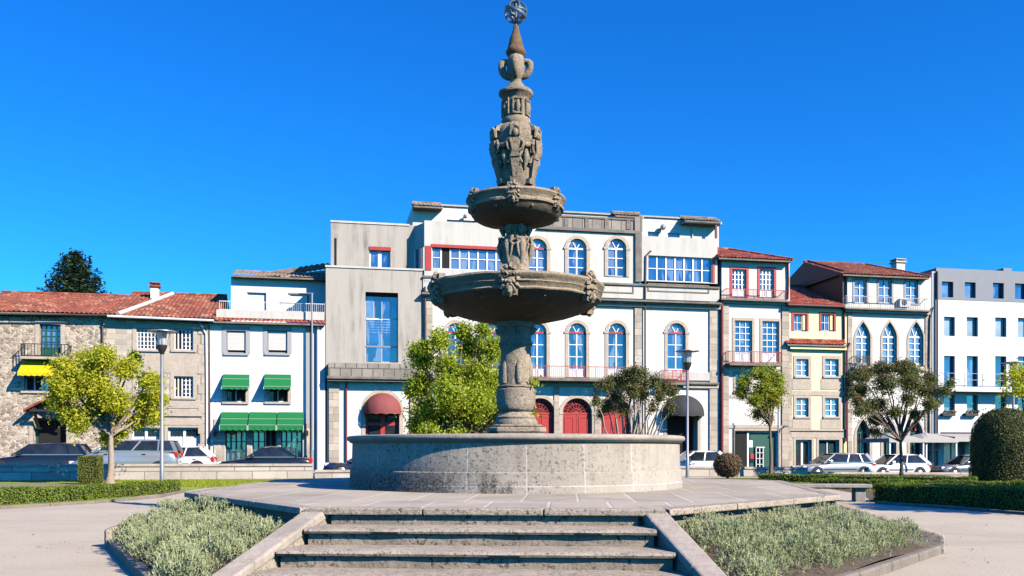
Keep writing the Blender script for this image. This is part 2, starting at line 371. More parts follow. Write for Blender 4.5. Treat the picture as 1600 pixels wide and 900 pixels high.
# ================================================================ platform, steps, fountain
FC = Vector((.064, 15.0, 0)); FRZ = R(-3.5); PZ = .72
def flocal(p):   # platform coordinates -> world
    return FC+Matrix.Rotation(FRZ, 3, 'Z') @ Vector(p)
OCT = [(-1.85,-5.9),(1.85,-5.9),(4.45,-2.85),(5.0,2.75),(1.9,5.9),(-1.9,5.9),(-4.95,2.75),(-4.5,-2.65)]
plat = thing('fountain_platform', 'low eight-sided stone terrace with slab paving that carries the fountain', 'terrace', FC, FRZ)
b = MB(); b.prism_xy([(x*.985, y*.985) for x, y in OCT], -.02, PZ-.075); b.build('side_wall', M['kerb'], plat)
b = MB(); b.prism_xy([(x*.992, y*.992) for x, y in OCT], PZ-.074, PZ); b.build('paving', M['paving'], plat, bevel=.02)
b = MB()
for i in range(len(OCT)):
    p, q = Vector((*OCT[i], 0)), Vector((*OCT[(i+1) % 8], 0)); d = (q-p).normalized(); nrm = Vector((d.y, -d.x, 0))
    n = max(1, int((q-p).length/1.1)); L = (q-p).length
    for k in range(n):
        a0 = p+d*(L*k/n+.006); a1 = p+d*(L*(k+1)/n-.006); j = random.uniform(0, .006)
        pts = [a0+nrm*(.035+j), a1+nrm*(.035+j), a1-nrm*.16, a0-nrm*.16]
        if k == 0: pts[3] = pts[3]+d*.07
        if k == n-1: pts[2] = pts[2]-d*.07
        b.prism_xy([(v.x, v.y) for v in pts], PZ-.066, PZ+.005+j*.4)
b.build('edge_slab', M['step'], plat, bevel=.014)
# steps
st = thing('stone_steps', 'worn stone steps with dark speckled nosings between two sloping cheek walls', 'steps', FC, FRZ)
RI, TR = .165, .46
def halfw(y): return 1.6+(-5.9-y)*.27
for k in range(1, 4):
    z1 = PZ-RI*k; yf = -5.9-TR*k-.0; yb = yf+TR+.05
    b = MB(); N = 26
    # nosing: rounded overhanging slab, lightly uneven
    for j in range(N):
        def prof(t, y0=yf):
            w0 = halfw(yf)-.015; x = -w0+2*w0*t; e = .005*math.sin(x*3.1+k*2)+.004*math.sin(x*9.7+k)
            return [(x, yf+.03, z1-.056+e), (x, yf+.0+e, z1-.05), (x, yf-.012+e*1.4, z1-.028), (x, yf-.0+e, z1-.007), (x, yf+.026, z1+e*.3), (x, yb, z1+e*.3), (x, yb, z1-.058)]
        A, B = prof(j/N), prof((j+1)/N); o = len(b.v); b.v += A+B; m = len(A)
        for i in range(m): b.f.append((o+i, o+(i+1) % m, o+m+(i+1) % m, o+m+i))
        if j == 0: b.f.append(tuple(o+i for i in range(m)))
        if j == N-1: b.f.append(tuple(o+m+i for i in range(m))[::-1])
    tr = b.build('tread', M['step'], st, smooth=40)
    b = MB(); wv = halfw(yf+.07)-.02
    b.hexa([(-wv,yf+.052,z1-RI-.02),(wv,yf+.052,z1-RI-.02),(wv,yb+.1,z1-RI-.02),(-wv,yb+.1,z1-RI-.02),(-wv,yf+.045,z1-.062),(wv,yf+.045,z1-.062),(wv,yb+.1,z1-.062),(-wv,yb+.1,z1-.062)])
    b.build('riser', M['riser'], st)
b = MB(); wv = halfw(-5.85)-.02; b.box(-wv, wv, -5.878, -5.7, PZ-RI-.02, PZ-.07); b.build('riser', M['riser'], st)
b = MB(); wv = halfw(-7.9); b.box(-wv, wv, -8.3, -7.15, -.02, PZ-RI*4-.002); b.build('landing', M['step'], st)
for sx in (-1, 1):
    y0, y1 = -5.62, -7.95; i0, i1 = halfw(-5.9)+.0, halfw(y1); o0, o1 = i0+.21, i1+.19
    b = MB(); zt0, zt1 = PZ+.022, .07
    # cheek wall body, then the coping slabs with a butt joint
    for (t0, t1) in ((0, .16), (.163, .62), (.623, 1.0)):
        L = lambda a, c, t: a+(c-a)*t
        ya, yb_ = L(-5.75, y1, t0), L(-5.75, y1, t1); za, zb = L(zt0, zt1, t0), L(zt0, zt1, t1)
        P = [(sx*L(i0,i1,t0)-sx*.015, ya, za), (sx*L(o0,o1,t0)+sx*.02, ya, za), (sx*L(o0,o1,t1)+sx*.02, yb_, zb), (sx*L(i0,i1,t1)-sx*.015, yb_, zb)]
        b.hexa([(x, y, z-.1) for x, y, z in P]+P)
    b.build('cheek_coping', M['cheek'], st, bevel=.022)
    b = MB(); b.hexa([(sx*i0,-5.75,-.02),(sx*o0,-5.75,-.02),(sx*o1,y1+.02,-.02),(sx*i1,y1+.02,-.02),(sx*i0,-5.75,zt0-.1),(sx*o0,-5.75,zt0-.1),(sx*o1,y1+.02,max(zt1-.1,.0)),(sx*i1,y1+.02,max(zt1-.1,.0))])
    b.build('cheek_wall', M['step'], st)
# planting beds beside the steps
BEDS = []
for sx, side in ((-1, 'left'), (1, 'right')):
    A = (sx*4.5, -2.75) if sx < 0 else (4.45, -2.9); Bq = (sx*1.95, -5.82); Co = (-5.22, -3.2) if sx < 0 else (5.52, -3.2); D = (sx*2.42, -7.6)
    bt = thing('planting_bed', 'raised stone-edged planting bed with a sloping side wall, %s of the steps' % side, 'planting bed', FC, FRZ)
    # soil sheet, rising to the terrace
    N = 12; b = MB()
    for i in range(N+1):
        for j in range(N+1):
            u, v = i/N, j/N
            p = Vector((*A, 0)).lerp(Vector((*Bq, 0)), u); q = Vector((*Co, 0)).lerp(Vector((*D, 0)), u); r = p.lerp(q, v)
            b.v.append((r.x, r.y, .36-.27*v+.03*math.sin(7*u+5*v)))
    for i in range(N):
        for j in range(N): a = i*(N+1)+j; b.f.append((a, a+N+1, a+N+2, a+1))
    b.build('soil', M['soil'], bt, smooth=180)
    # front kerb stones
    c0, d0 = Vector((*Co, 0)), Vector((*D, 0)); d = (d0-c0).normalized(); nr = Vector((-d.y, d.x, 0))*(1 if sx < 0 else -1)
    if nr.y > 0: nr = -nr
    L = (d0-c0).length; n = 5; b = MB()
    for k in range(n):
        p, q = c0+d*(L*k/n+.008), c0+d*(L*(k+1)/n-.008); j = random.uniform(-.008, .008)
        pts = [p+nr*.12, q+nr*.12, q, p]; b.prism_xy([(v.x, v.y) for v in (pts if sx > 0 else pts[::-1])], -.03, .115+j)
    b.build('kerb', M['kerb'], bt, bevel=.025)
    # radial side wall with sloping top
    a0, c1 = Vector((*A, 0)), Vector((*Co, 0))+nr*.15; d = (c1-a0).normalized(); w = Vector((-d.y, d.x, 0))*.17*(-1 if sx < 0 else 1)
    if w.y < 0: w = -w
    a0 = a0-d*.3
    zt = PZ-.015
    b = MB(); b.hexa([(*a0.xy,-.02),(*c1.xy,-.02),(*(c1+w).xy,-.02),(*(a0+w).xy,-.02),(*a0.xy,zt),(*c1.xy,.24),(*(c1+w).xy,.24),(*(a0+w).xy,zt)])
    b.build('side_wall', M['step'], bt, bevel=.03)
    BEDS.append((A, Bq, Co, D, side))

# ---------------------------------------------------------------- the fountain
fo = thing('stone_fountain', 'tall carved stone fountain with two bowls rising from a round basin, metal globe on top', 'fountain', (FC.x, FC.y, PZ))
PXM = F/15.0
def fz(y): return EYE+(HOR-y)/PXM-PZ
def prof(l): return [(h/PXM, fz(y)) for h, y in l]
b = MB(); b.lathe([(2.745, 0), (2.74, .05), (2.732, .28), (2.722, .29), (2.705, .294), (2.695, .72)], 112, cap=False)
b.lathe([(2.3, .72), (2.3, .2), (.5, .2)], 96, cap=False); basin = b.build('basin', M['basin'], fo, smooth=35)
b = MB(); b.lathe([(2.70, .705), (2.735, .715), (2.745, .735), (2.775, .75), (2.785, .785), (2.77, .815), (2.72, .826), (2.34, .826), (2.3, .80), (2.3, .70)], 112, cap=False)
b.build('basin_rim', M['kerb_light'] if 'kerb_light' in M else M['cheek'], fo, smooth=50)
b = MB(); b.lathe([(0.01, .60), (2.31, .60)], 64, cap=False); b.build('water', M['water'], fo)
def noisy(o, amp, scale, seed=0):
    from mathutils import noise
    for v in o.data.vertices:
        p = Vector(v.co)*scale+Vector((seed, seed*2.3, 0)); n = noise.noise_vector(p)
        v.co += Vector(n)*amp
    o.data.update()
# pedestal
b = MB()
def sq(h, y0, y1, ch=.25):
    r = h/PXM; c = r*ch; P = [(-r,-r+c),(-r+c,-r),(r-c,-r),(r,-r+c),(r,r-c),(r-c,r),(-r+c,r),(-r,r-c)]
    rot = Matrix.Rotation(R(6), 2); P = [tuple(rot @ Vector(p)) for p in P]; b.prism_xy(P, fz(y0), fz(y1))
sq(42, 720, 676.5); sq(43.5, 676, 668); sq(38, 667.6, 664); b.build('pedestal_step', M['f_column'], fo, bevel=.02)
b = MB(); b.lathe(prof([(34,664.2),(34,660),(31,655),(32,652),(27,648),(24,644),(28,641),(29.5,639),(30,630),(30.3,618),(30.5,609),(28,607.5),(26.5,606.8),(29,605.5),(29,603.5),(25,602.5)]), 40); o = b.build('column_base', M['f_column'], fo, smooth=35); noisy(o, .012, 8, 9)
b = MB(); b.lathe(prof([(24.6,602.6),(24.2,596),(24.4,585),(24.2,572),(23.8,556),(23.4,545),(24.6,541),(26.4,539),(26.4,535.5),(24.2,533.5),(24.6,526),(26.8,518),(27.4,515),(29.5,512.5),(30,506),(30,496)]), 40); o = b.build('column_shaft', M['f_column'], fo, smooth=35); noisy(o, .013, 7, 10)
for k in range(6):   # low relief leaves on the swelling shaft
    a = R(60*k+12); d = Vector((math.sin(a), -math.cos(a), 0)); t = Vector((d.y, -d.x, 0)); b = MB(); Lq = lambda o_, q, r_: tuple(d*(24.3/PXM+r_)+t*o_)[:2]+(fz(q),)
    b.tube([Lq(0,600,-.005), Lq(0,588,-.02), Lq(0,572,-.02), Lq(0,560,-.03)], [.045,.065,.055,.015], 8); b.build('relief_leaf', M['f_column'], o, smooth=50); b = MB(); b.tube([Lq(0,524,-.01), Lq(0,518,.035), Lq(0,513,.06)], [.03,.06,.05], 7); c = b.build('relief_knob', M['f_column'], o, smooth=50); noisy(c, .012, 16, k)

def bowl(name, prf, masks_r, mask_y, n, mat, seg=96):
    b = MB(); b.lathe(prf, seg, cap=False); o = b.build(name, mat, fo, smooth=38); return o
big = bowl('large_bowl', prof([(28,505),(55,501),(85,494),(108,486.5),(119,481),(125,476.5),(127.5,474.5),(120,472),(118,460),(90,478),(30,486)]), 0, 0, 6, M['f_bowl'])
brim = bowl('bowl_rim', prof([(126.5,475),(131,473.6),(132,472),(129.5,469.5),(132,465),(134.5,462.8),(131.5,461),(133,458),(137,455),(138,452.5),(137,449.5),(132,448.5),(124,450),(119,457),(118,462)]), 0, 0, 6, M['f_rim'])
brim.parent = big
noisy(big, .014, 6, 1); noisy(brim, .01, 6, 1)
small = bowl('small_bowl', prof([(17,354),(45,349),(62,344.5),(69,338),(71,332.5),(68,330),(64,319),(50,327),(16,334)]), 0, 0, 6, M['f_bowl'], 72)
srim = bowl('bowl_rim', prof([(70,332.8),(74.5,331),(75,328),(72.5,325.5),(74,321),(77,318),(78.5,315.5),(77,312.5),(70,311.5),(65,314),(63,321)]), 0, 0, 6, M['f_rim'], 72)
srim.parent = small; noisy(srim, .01, 7, 2)
noisy(small, .012, 7, 2)

def carved_mask(ang, rad, z, w, h, name, mat, parent, beard=1.0, spout=None):
    """a grotesque lion-like face carved on the rim, looking outwards"""
    b = MB(); Mz = Matrix.Rotation(ang, 3, 'Z')     # local: x tangent, -y outward
    def blob(x, y, zz, rx, ry, rz): b.ball((x*w, y*w, zz*h), (rx*w, ry*w, rz*h), 10, 7)
    blob(0, .10, -.02, .30, .26, .42)                    # face
    b.hexa([(-.12*w,-.1*w,-.14*h),(.12*w,-.1*w,-.14*h),(.1*w,.1*w,-.14*h),(-.1*w,.1*w,-.14*h),(-.05*w,-.16*w,.2*h),(.05*w,-.16*w,.2*h),(.05*w,.1*w,.2*h),(-.05*w,.1*w,.2*h)])   # nose
    blob(0, -.2, -.12, .12, .1, .07)
    for s in (-1, 1):
        b.tube([(s*.04*w, -.22*w, .14*h), (s*.16*w, -.25*w, .22*h), (s*.3*w, -.1*w, .12*h)], [.05*w, .065*w, .03*w], 7)      # brow
        blob(s*.17, -.13, -.1, .11, .12, .09)            # cheek
        b.tube([(s*.05*w, -.24*w, -.2*h), (s*.16*w, -.2*w, -.3*h), (s*.2*w, -.08*w, -.48*h)], [.06*w, .05*w, .02*w], 7)      # moustache
    b.hexa([(-.34*w,-.02*w,-.6*h),(.34*w,-.02*w,-.6*h),(.34*w,.3*w,-.6*h),(-.34*w,.3*w,-.6*h),(-.46*w,-.02*w,.56*h),(.46*w,-.02*w,.56*h),(.46*w,.3*w,.56*h),(-.46*w,.3*w,.56*h)])   # stone block behind
    for k in range(13):                                  # mane of curling locks hugging the head
        t = R(-80+k*340/12); c, q = math.sin(t), math.cos(t); l = 1.0+.08*(k % 2)
        b.tube([(c*.26*w, .0, q*.36*h), (c*.36*w, -.12*w, q*.46*h), (c*.44*w*l, -.07*w, q*.54*h*l), (c*.42*w*l+.03*w, .04*w, q*.6*h*l)], [.08*w, .1*w, .085*w, .03*w], 6)
    b.tube([(0, -.12*w, -.3*h), (0, -.16*w, -.5*h), (0, -.02*w, -.74*h*beard)], [.15*w, .14*w, .05*w], 8)
    for i, v in enumerate(b.v): b.v[i] = tuple(Mz @ Vector((v[0], v[1]-rad, 0))+Vector((0, 0, v[2]+z)))
    ob = b.build(name, mat, parent, smooth=50); noisy(ob, .008, 22, ang)
    return ob
for k in range(6):
    a = R(60*k-4)
    carved_mask(a, 133/PXM, fz(461), .33, .40, 'mask', M['f_rim'], big, .9)
    carved_mask(R(60*k-3), 74/PXM, fz(320), .22, .27, 'mask', M['f_rim'], small, .9)
for k in range(8):
    a = R(45*k+20)
    for (o, r, y) in ((big, 117, 483), (small, 68, 341)):
        d = Vector((math.sin(a), -math.cos(a), 0)); b = MB(); p = d*(r/PXM-.08); q = d*(r/PXM+.05); b.tube([(p.x, p.y, fz(y)), (q.x, q.y, fz(y)+.03)], .018, 6)
        b.build('spout', M['iron'], o)
# stem between the bowls
b = MB(); b.lathe(prof([(20,486),(23,430),(23,424),(20.5,421),(20.3,416),(21,412),(21.2,395),(20.5,380),(21,374),(19,372),(15.5,369),(15,366),(17.5,362),(18,358),(16,352),(16,344)]), 40)
stem = b.build('stem', M['f_column'], fo, smooth=35); noisy(stem, .008, 8, 3)
for k in range(6):
    a = R(60*k+25); d = Vector((math.sin(a), -math.cos(a), 0)); t = Vector((d.y, -d.x, 0)); rr = 19.6/PXM; b = MB()
    L = lambda o, q, r_=0: tuple(d*(rr+r_)+t*o)[:2]+(fz(q),)
    b.tube([L(0,418,-.02), L(0,400,.03), L(0,386,.05), L(0,378,.03)], [.02,.05,.065,.05], 8)
    for s_ in (-1, 1): b.tube([L(0,410,.0), L(s_*.07,398,.03), L(s_*.1,386,.05), L(s_*.05,381,.06)], [.015,.03,.035,.02], 6); b.tube([L(s_*.05,379,.02), L(s_*.11,375,.05), L(s_*.09,383,.06)], [.03,.03,.015], 6)
    o = b.build('acanthus_leaf', M['f_column'], stem, smooth=50); noisy(o, .008, 20, k)
    c = d*(17/PXM); b = MB(); b.tube([(c.x, c.y, fz(352)), (c.x*1.25, c.y*1.25, fz(360)), (c.x*1.1, c.y*1.1, fz(369))], [.03,.055,.03], 7); b.build('scroll', M['f_column'], stem, smooth=50)
# urn with carved figures
b = MB(); b.lathe(prof([(20,312),(21,294),(24,290),(26,280),(29,262),(32,246),(34.5,233),(36,225),(36.5,221),(34,219.5),(33.5,216),(33,209),(30,203),(25.5,199),(21.5,197.5)]), 48)
urn = b.build('urn', M['f_upper'], fo, smooth=35); noisy(urn, .01, 7, 4)
for k in range(6):
    a = R(60*k-2); d = Vector((math.sin(a), -math.cos(a), 0)); t = Vector((d.y, -d.x, 0)); bu = MB()
    Q = lambda r, o, y: d*(r/PXM)+t*o+Vector((0, 0, fz(y)))
    def block(r0, r1, w0, w1, ya, yb_, dp=.07):   # tapering carved block from row ya (low) up to row yb_
        bu.hexa([Q(r0,-w0,ya)+d*dp, Q(r0,w0,ya)+d*dp, Q(r0,w0,ya)-d*.1, Q(r0,-w0,ya)-d*.1, Q(r1,-w1,yb_)+d*dp, Q(r1,w1,yb_)+d*dp, Q(r1,w1,yb_)-d*.1, Q(r1,-w1,yb_)-d*.1])
    block(23.5, 25, .075, .085, 292, 285, .06); block(25, 31.5, .035, .075, 285, 256, .06); block(31.5, 34, .08, .05, 256, 246, .075); block(34, 36, .055, .10, 246, 229, .07)
    bu.ball(Q(38.5, 0, 220), (.062, .062, .075), 10, 7); bu.ball(Q(42.5, 0, 221), (.018, .018, .03), 6, 5)
    bu.tube([Q(39, -.075, 224), Q(40, -.06, 213), Q(39.5, 0, 209), Q(40, .06, 213), Q(39, .075, 224)], [.025, .035, .04, .035, .025], 7)
    block(34.5, 31, .085, .07, 212, 204, .06); block(29, 24, .07, .05, 204, 199, .04)
    for s_ in (-1, 1):
        bu.tube([Q(36.5, s_*.09, 229), Q(37.5, s_*.135, 236), Q(36, s_*.11, 244), Q(35.5, s_*.05, 247)], [.035, .035, .03, .025], 7)       # folded arms
        bu.tube([Q(32, s_*.07, 257), Q(31.5, s_*.11, 263), Q(30, s_*.06, 267)], [.03, .025, .012], 6)                                          # scroll
    for q in (232, 236): bu.tube([Q(39, -.055, q), Q(39.8, 0, q+1.5), Q(39, .055, q)], .016, 5)
    fig = bu.build('carved_figure', M['f_upper'], urn, smooth=40); noisy(fig, .008, 20, k)
    a2 = a+R(30); bu = MB(); pts = []
    for j in range(9):
        f = j/8-.5; an = a2+f*R(44); r_ = 36.5-1.5*(1-4*f*f); y_ = 226+11*(1-4*f*f); pts.append((math.sin(an)*r_/PXM, -math.cos(an)*r_/PXM, fz(y_)))
    bu.tube(pts, [.02,.03,.04,.05,.055,.05,.04,.03,.02], 8); o = bu.build('garland', M['f_upper'], urn, smooth=50); noisy(o, .012, 25, k)
    bu = MB(); d = Vector((math.sin(a2), -math.cos(a2), 0)); t = Vector((d.y, -d.x, 0)); bu.tube([Q(33, 0, 243), Q(33, 0, 252), Q(31, 0, 260), Q(28.5, 0, 272)], [.03, .06, .05, .012], 7); o = bu.build('drop_ornament', M['f_upper'], urn, smooth=50); noisy(o, .012, 25, k)
# drum, vase with handles, cone, globe
b = MB(); b.lathe(prof([(21.5,198),(22.5,195),(23,191),(22,188.5),(19.5,187),(19.3,172),(19.3,158),(20.5,155),(24,152),(26.8,149),(27,146),(25.5,143.5),(19,141),(15,138.5),(13,134),(9.5,131)]), 40)
drum = b.build('drum', M['f_upper'], fo, smooth=35); noisy(drum, .008, 9, 6)
for k in range(6):
    a = R(60*k+8); d = Vector((math.sin(a), -math.cos(a), 0)); t = Vector((d.y, -d.x, 0)); b = MB(); Q = lambda r, o, y: d*(r/PXM)+t*o+Vector((0, 0, fz(y)))
    w = .085; outp = [(-w,184),(w,184),(w,159),(-w,159)]; inn = [(-w+.022,182),(w-.022,182),(w-.022,161),(-w+.022,161)]
    o = len(b.v)
    for P_, r_ in ((inn, 19.6), (inn, 21.4), (outp, 21.4), (outp, 19.2)): b.v += [tuple(Q(r_, x, y)) for x, y in P_]
    for lv in range(3):
        for i in range(4): j = (i+1) % 4; b.f.append((o+lv*4+i, o+lv*4+j, o+lv*4+4+j, o+lv*4+4+i))
    b.build('panel_frame', M['f_upper'], drum)
    b = MB(); b.tube([Q(19, 0, 180), Q(20.8, 0, 172), Q(19.4, 0, 163)], [.02, .045, .02], 7); o = b.build('panel_carving', M['f_upper'], drum, smooth=50); noisy(o, .015, 20, k)
b = MB(); b.lathe(prof([(9.5,131.2),(8.5,128),(9.5,125),(13,120),(14.2,112),(14,101),(12.5,93),(11.5,88)]), 32); vase = b.build('vase', M['f_upper'], fo, smooth=40)
noisy(vase, .012, 9, 7)
for k in range(4):
    a = R(90*k+86); d = Vector((math.cos(a), math.sin(a), 0)); b = MB()
    pl = [(10,99),(14.5,97),(18.5,97),(21.3,100.5),(22,106),(20.5,112.5),(17,117.5),(12.5,120.5),(9,121)]
    b.tube([(*(d*(r/PXM)).xy, fz(y)) for r, y in pl], [.05,.052,.058,.066,.064,.06,.06,.055,.05], 8); h = b.build('handle', M['f_upper'], vase, smooth=60); noisy(h, .014, 12, k)
b = MB(); b.lathe(prof([(11.5,89),(14.5,86),(16,83),(15.5,80),(13,78),(11,70),(9,61),(7.8,58),(7.3,56.5),(4.4,46),(4.0,42),(2.5,41)]), 28); cone = b.build('cone', M['f_rust'], fo, smooth=40); noisy(cone, .01, 10, 8)
gl = MB(); cz = fz(19.3); r = 16.6/PXM
gl.tube([(0,0,fz(42)), (0,0,fz(-1))], .016, 8)
def ring(ax, rr=r, off=0, th=.017):
    Q = Vector((0, 0, 1)).rotation_difference(Vector(ax)).to_matrix(); pts = []
    for k in range(29):
        t = 2*math.pi*k/28; pts.append(Vector((0, 0, cz))+Q @ Vector((rr*math.cos(t), rr*math.sin(t), off)))
    gl.tube(pts, th, 6, cap=False)
for k in range(3): ring((math.cos(R(60*k+20)), math.sin(R(60*k+20)), 0))
ring((0,0,1)); ring((.4,-.15,.9), r*.97, 0, .03)
gl.build('globe', M['globe'], fo, smooth=60)
# ================================================================ street-front buildings
def opening_poly(shape, s0, s1, z0, z1, n=9):
    w = s1-s0; m = (s0+s1)/2
    if shape == 'rect': return [(s0, z0), (s1, z0), (s1, z1), (s0, z1)]
    if shape == 'round':
        r = w/2; zs = z1-r
        return [(s0, z0), (s1, z0)]+[(m+r*math.cos(math.pi*k/(2*n)), zs+r*math.sin(math.pi*k/(2*n))) for k in range(2*n+1)]
    rise = w*.95; zs = z1-rise
    q = [k/n for k in range(n+1)]
    return [(s0, z0), (s1, z0)]+[(m+w/2*(1-t**1.7), zs+rise*t) for t in q]+[(m-w/2*(1-t**1.7), zs+rise*t) for t in q[::-1][1:]]
def ringmesh(b, inn, out, y0, y1):
    n = len(inn); o = len(b.v)
    for P, y in ((inn, y0), (out, y0), (out, y1), (inn, y1)): b.v += [(x, y, z) for x, z in P]
    for i in range(n):
        j = (i+1) % n
        for k in range(4): a, c = o+k*n, o+((k+1) % 4)*n; b.f.append((a+i, a+j, c+j, c+i))
class Bld:
    def __init__(s, name, label, x0, x1, yref=700, cat='house'):
        s.sb = px((x0+x1)/2, yref)[0]; s.zb = zroad(s.sb)+.12
        s.root = thing(name, label, cat, front(s.sb, 0, s.zb), AY); s.holes = {}
    def p(s, x, y, yo=0.0):
        a, z = px(x, y, yo); return a-s.sb, z-s.zb
    def sx(s, x, yo=0.0): return s.p(x, 700, yo)[0]
    def z(s, x, y, yo=0.0): return s.p(x, y, yo)[1]
    def box(s, name, mat, x0, x1, yt, yb, yo0, yo1, xr=None, parent=None, bevel=0):
        xr = (x0+x1)/2 if xr is None else xr
        b = MB(); b.box(s.sx(x0, yo0), s.sx(x1, yo0), yo0, yo1, s.z(xr, yb, yo0), s.z(xr, yt, yo0))
        return b.build(name, M[mat], parent or s.root, bevel=bevel)
    def hole(s, key, poly, rd): s.holes.setdefault(key, []).append((poly, rd))
    def wall(s, key, name, mat, x0, x1, yt, yb=None, yo=0.0, depth=9.0, xr=None, top=True, zt=None, sides=True):
        """front sheet with its openings cut out and their reveals, plus sides, back and top"""
        xr = (x0+x1)/2 if xr is None else xr
        a, c = s.sx(x0, yo), s.sx(x1, yo); zt = s.z(xr, yt, yo) if zt is None else zt
        z0 = -.9 if yb is None else s.z(xr, yb, yo)
        out = [(a, z0), (c, z0), (c, zt), (a, zt)]; hs = s.holes.get(key, [])
        loops = [out]+[h for h, _ in hs]; b = MB()
        flat = [p for l in loops for p in l]
        tr = tessellate_polygon([[Vector((x, z, 0)) for x, z in l] for l in loops])
        b.add([(x, yo, z) for x, z in flat], [tuple(t) for t in tr])
        for h, rd in hs:
            n = len(h); o = len(b.v); b.v += [(x, yo, z) for x, z in h]+[(x, yo+rd, z) for x, z in h]
            for i in range(n): j = (i+1) % n; b.f.append((o+i, o+j, o+n+j, o+n+i))
        y1 = yo+depth
        b.add([(a,yo,z0),(c,yo,z0),(c,y1,z0),(a,y1,z0),(a,yo,zt),(c,yo,zt),(c,y1,zt),(a,y1,zt)], ([(3,0,4,7),(1,2,6,5)] if sides else [])+[(2,3,7,6)]+([(4,5,6,7)] if top else []))
        return b.build(name, M[mat], s.root)
    def window(s, key, x0, y0, x1, y1, shape='rect', yo=0.0, rd=.22, cols=2, rows=3, fr='frame', glass='glass', sur=None, sw=.14, sill=None,
               ft=.06, mt=.035, panel=0, panelmat='frame', dark=(), fan=True, name='window', transom=None, proud=.035, label=None):
        a0, zt = s.p(x0, y0, yo); a1 = s.sx(x1, yo); zb_ = s.z((x0+x1)/2, y1, yo); zt = s.z((x0+x1)/2, y0, yo)
        H = opening_poly(shape, a0, a1, zb_, zt); s.hole(key, H, rd)
        inn = opening_poly(shape, a0+ft, a1-ft, zb_+ft, zt-ft)
        b = MB(); ya, yb_ = yo+rd-.09, yo+rd-.015; ringmesh(b, inn, H, ya, yb_)
        w = a1-a0; zs = zt if shape == 'rect' else (zt-w/2 if shape == 'round' else zt-w*.95)
        zp = zb_+panel*(zs-zb_)
        lo, hi = max(zb_, zp), zs
        skip = lambda f: any(d0 < f < d1 for d0, d1 in dark)
        for k in range(1, cols):
            f = k/cols; wd = mt*1.8 if (cols % 2 == 0 and k == cols//2) or cols > 3 else mt
            x = a0+w*f; b.box(x-wd/2, x+wd/2, ya-.006, yb_, lo, hi-.002)
        for k in range(1, rows):
            z = lo+(hi-lo)*k/rows
            segs = [(a0+ft*.5, a1-ft*.5)]
            for d0, d1 in dark: segs = [(a0+ft*.5, a0+w*d0), (a0+w*d1, a1-ft*.5)]
            for q0, q1 in segs:
                if q1-q0 > .02: b.box(q0, q1, ya-.003, yb_, z-mt/2, z+mt/2)
        if shape != 'rect':
            b.box(a0+.01, a1-.01, ya-.012, yb_, zs-mt, zs+mt)
            if fan:
                m = (a0+a1)/2; r = zt-zs
                for an in (60, 120) if shape == 'round' else (55, 125):
                    e = (m+math.cos(R(an))*w/2*.97*(1 if shape == 'round' else .8), zs+math.sin(R(an))*r*.95*(1 if shape == 'round' else .8))
                    b.bar((m, ya+.03, zs), (e[0], ya+.03, e[1]), mt, .05, up=(0, 1, 0))
                    if shape == 'round': pass
        f = b.build(name+'_frame' if False else name, M[fr], s.root)
        if label: f['label'] = label
        g = MB(); n = len(H); g.add([(x, yo+rd-.04, z) for x, z in H], [tuple(t) for t in tessellate_polygon([[Vector((x, z, 0)) for x, z in H]])])
        if glass: g.build('pane', M[glass], f)
        if panel:
            g = MB(); g.box(a0+.01, a1-.01, yo+rd-.1, yo+rd-.03, zb_, zp)
            mid = (a0+a1)/2
            for q0, q1 in ((a0+.05, mid-.03), (mid+.03, a1-.05)): ringmesh(g, [(q0+.05, zb_+.1), (q1-.05, zb_+.1), (q1-.05, zp-.06), (q0+.05, zp-.06)], [(q0, zb_+.05), (q1, zb_+.05), (q1, zp-.02), (q0, zp-.02)], yo+rd-.125, yo+rd-.097)
            g.build('lower_panel', M[panelmat], f)
        for d0, d1 in dark:
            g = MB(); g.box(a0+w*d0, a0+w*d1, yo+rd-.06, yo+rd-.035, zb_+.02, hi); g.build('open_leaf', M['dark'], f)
        if transom:
            g = MB(); g.box(a0, a1, yo+rd-.13, yo+rd-.06, zs-.06, zs+.05); g.build('transom', M[transom], f)
        if sur:
            g = MB(); out = opening_poly(shape, a0-sw, a1+sw, zb_-.0, zt+sw)
            ringmesh(g, H, out, yo-proud, yo+.05); g.build('surround', M[sur], f)
            if shape == 'round':
                for sg in (-1, 1): g = MB(); xx = (a0-sw*.6) if sg < 0 else (a1+sw*.6); g.box(xx-sw*.75, xx+sw*.75, yo-proud-.03, yo+.02, zs-.07, zs+.05); g.build('impost', M[sur], f)
        if sill:
            g = MB(); g.box(a0-.16, a1+.16, yo-.1, yo+rd*.8, zb_-.12, zb_-.003); g.build('sill', M[sill], f)
        return f
    def rail(s, x0, x1, yt, yb, out, mat='iron', yo=0.0, n=None, name='railing', parent=None, th=.022, sides=True, xr=None, mid=0):
        xr = (x0+x1)/2 if xr is None else xr; y = yo-out
        a, c = s.sx(x0, y), s.sx(x1, y); z1, z0 = s.z(xr, yt, y), s.z(xr, yb, y); b = MB(); n = n or max(3, int((c-a)/.16))
        b.box(a-.02, c+.02, y-.02, y+.02, z1-.04, z1); b.box(a, c, y-.012, y+.012, z0+.04, z0+.07)
        for k in range(n+1):
            x = a+(c-a)*k/n; w = th*(1.8 if k % 6 == 0 else 1); b.box(x-w/2, x+w/2, y-w/2, y+w/2, z0, z1-.041)
        for m in range(mid): zz = z0+(z1-z0)*(m+1)/(mid+1); b.box(a, c, y-.01, y+.01, zz-.012, zz+.012)
        if sides:
            for x in (a, c):
                b.box(x-.018, x+.018, y+.021, yo-.002, z1-.035, z1-.002)
                for k in range(1, int(out/.16)+1): b.box(x-th/2, x+th/2, y+.16*k-th/2, y+.16*k+th/2, z0, z1-.036)
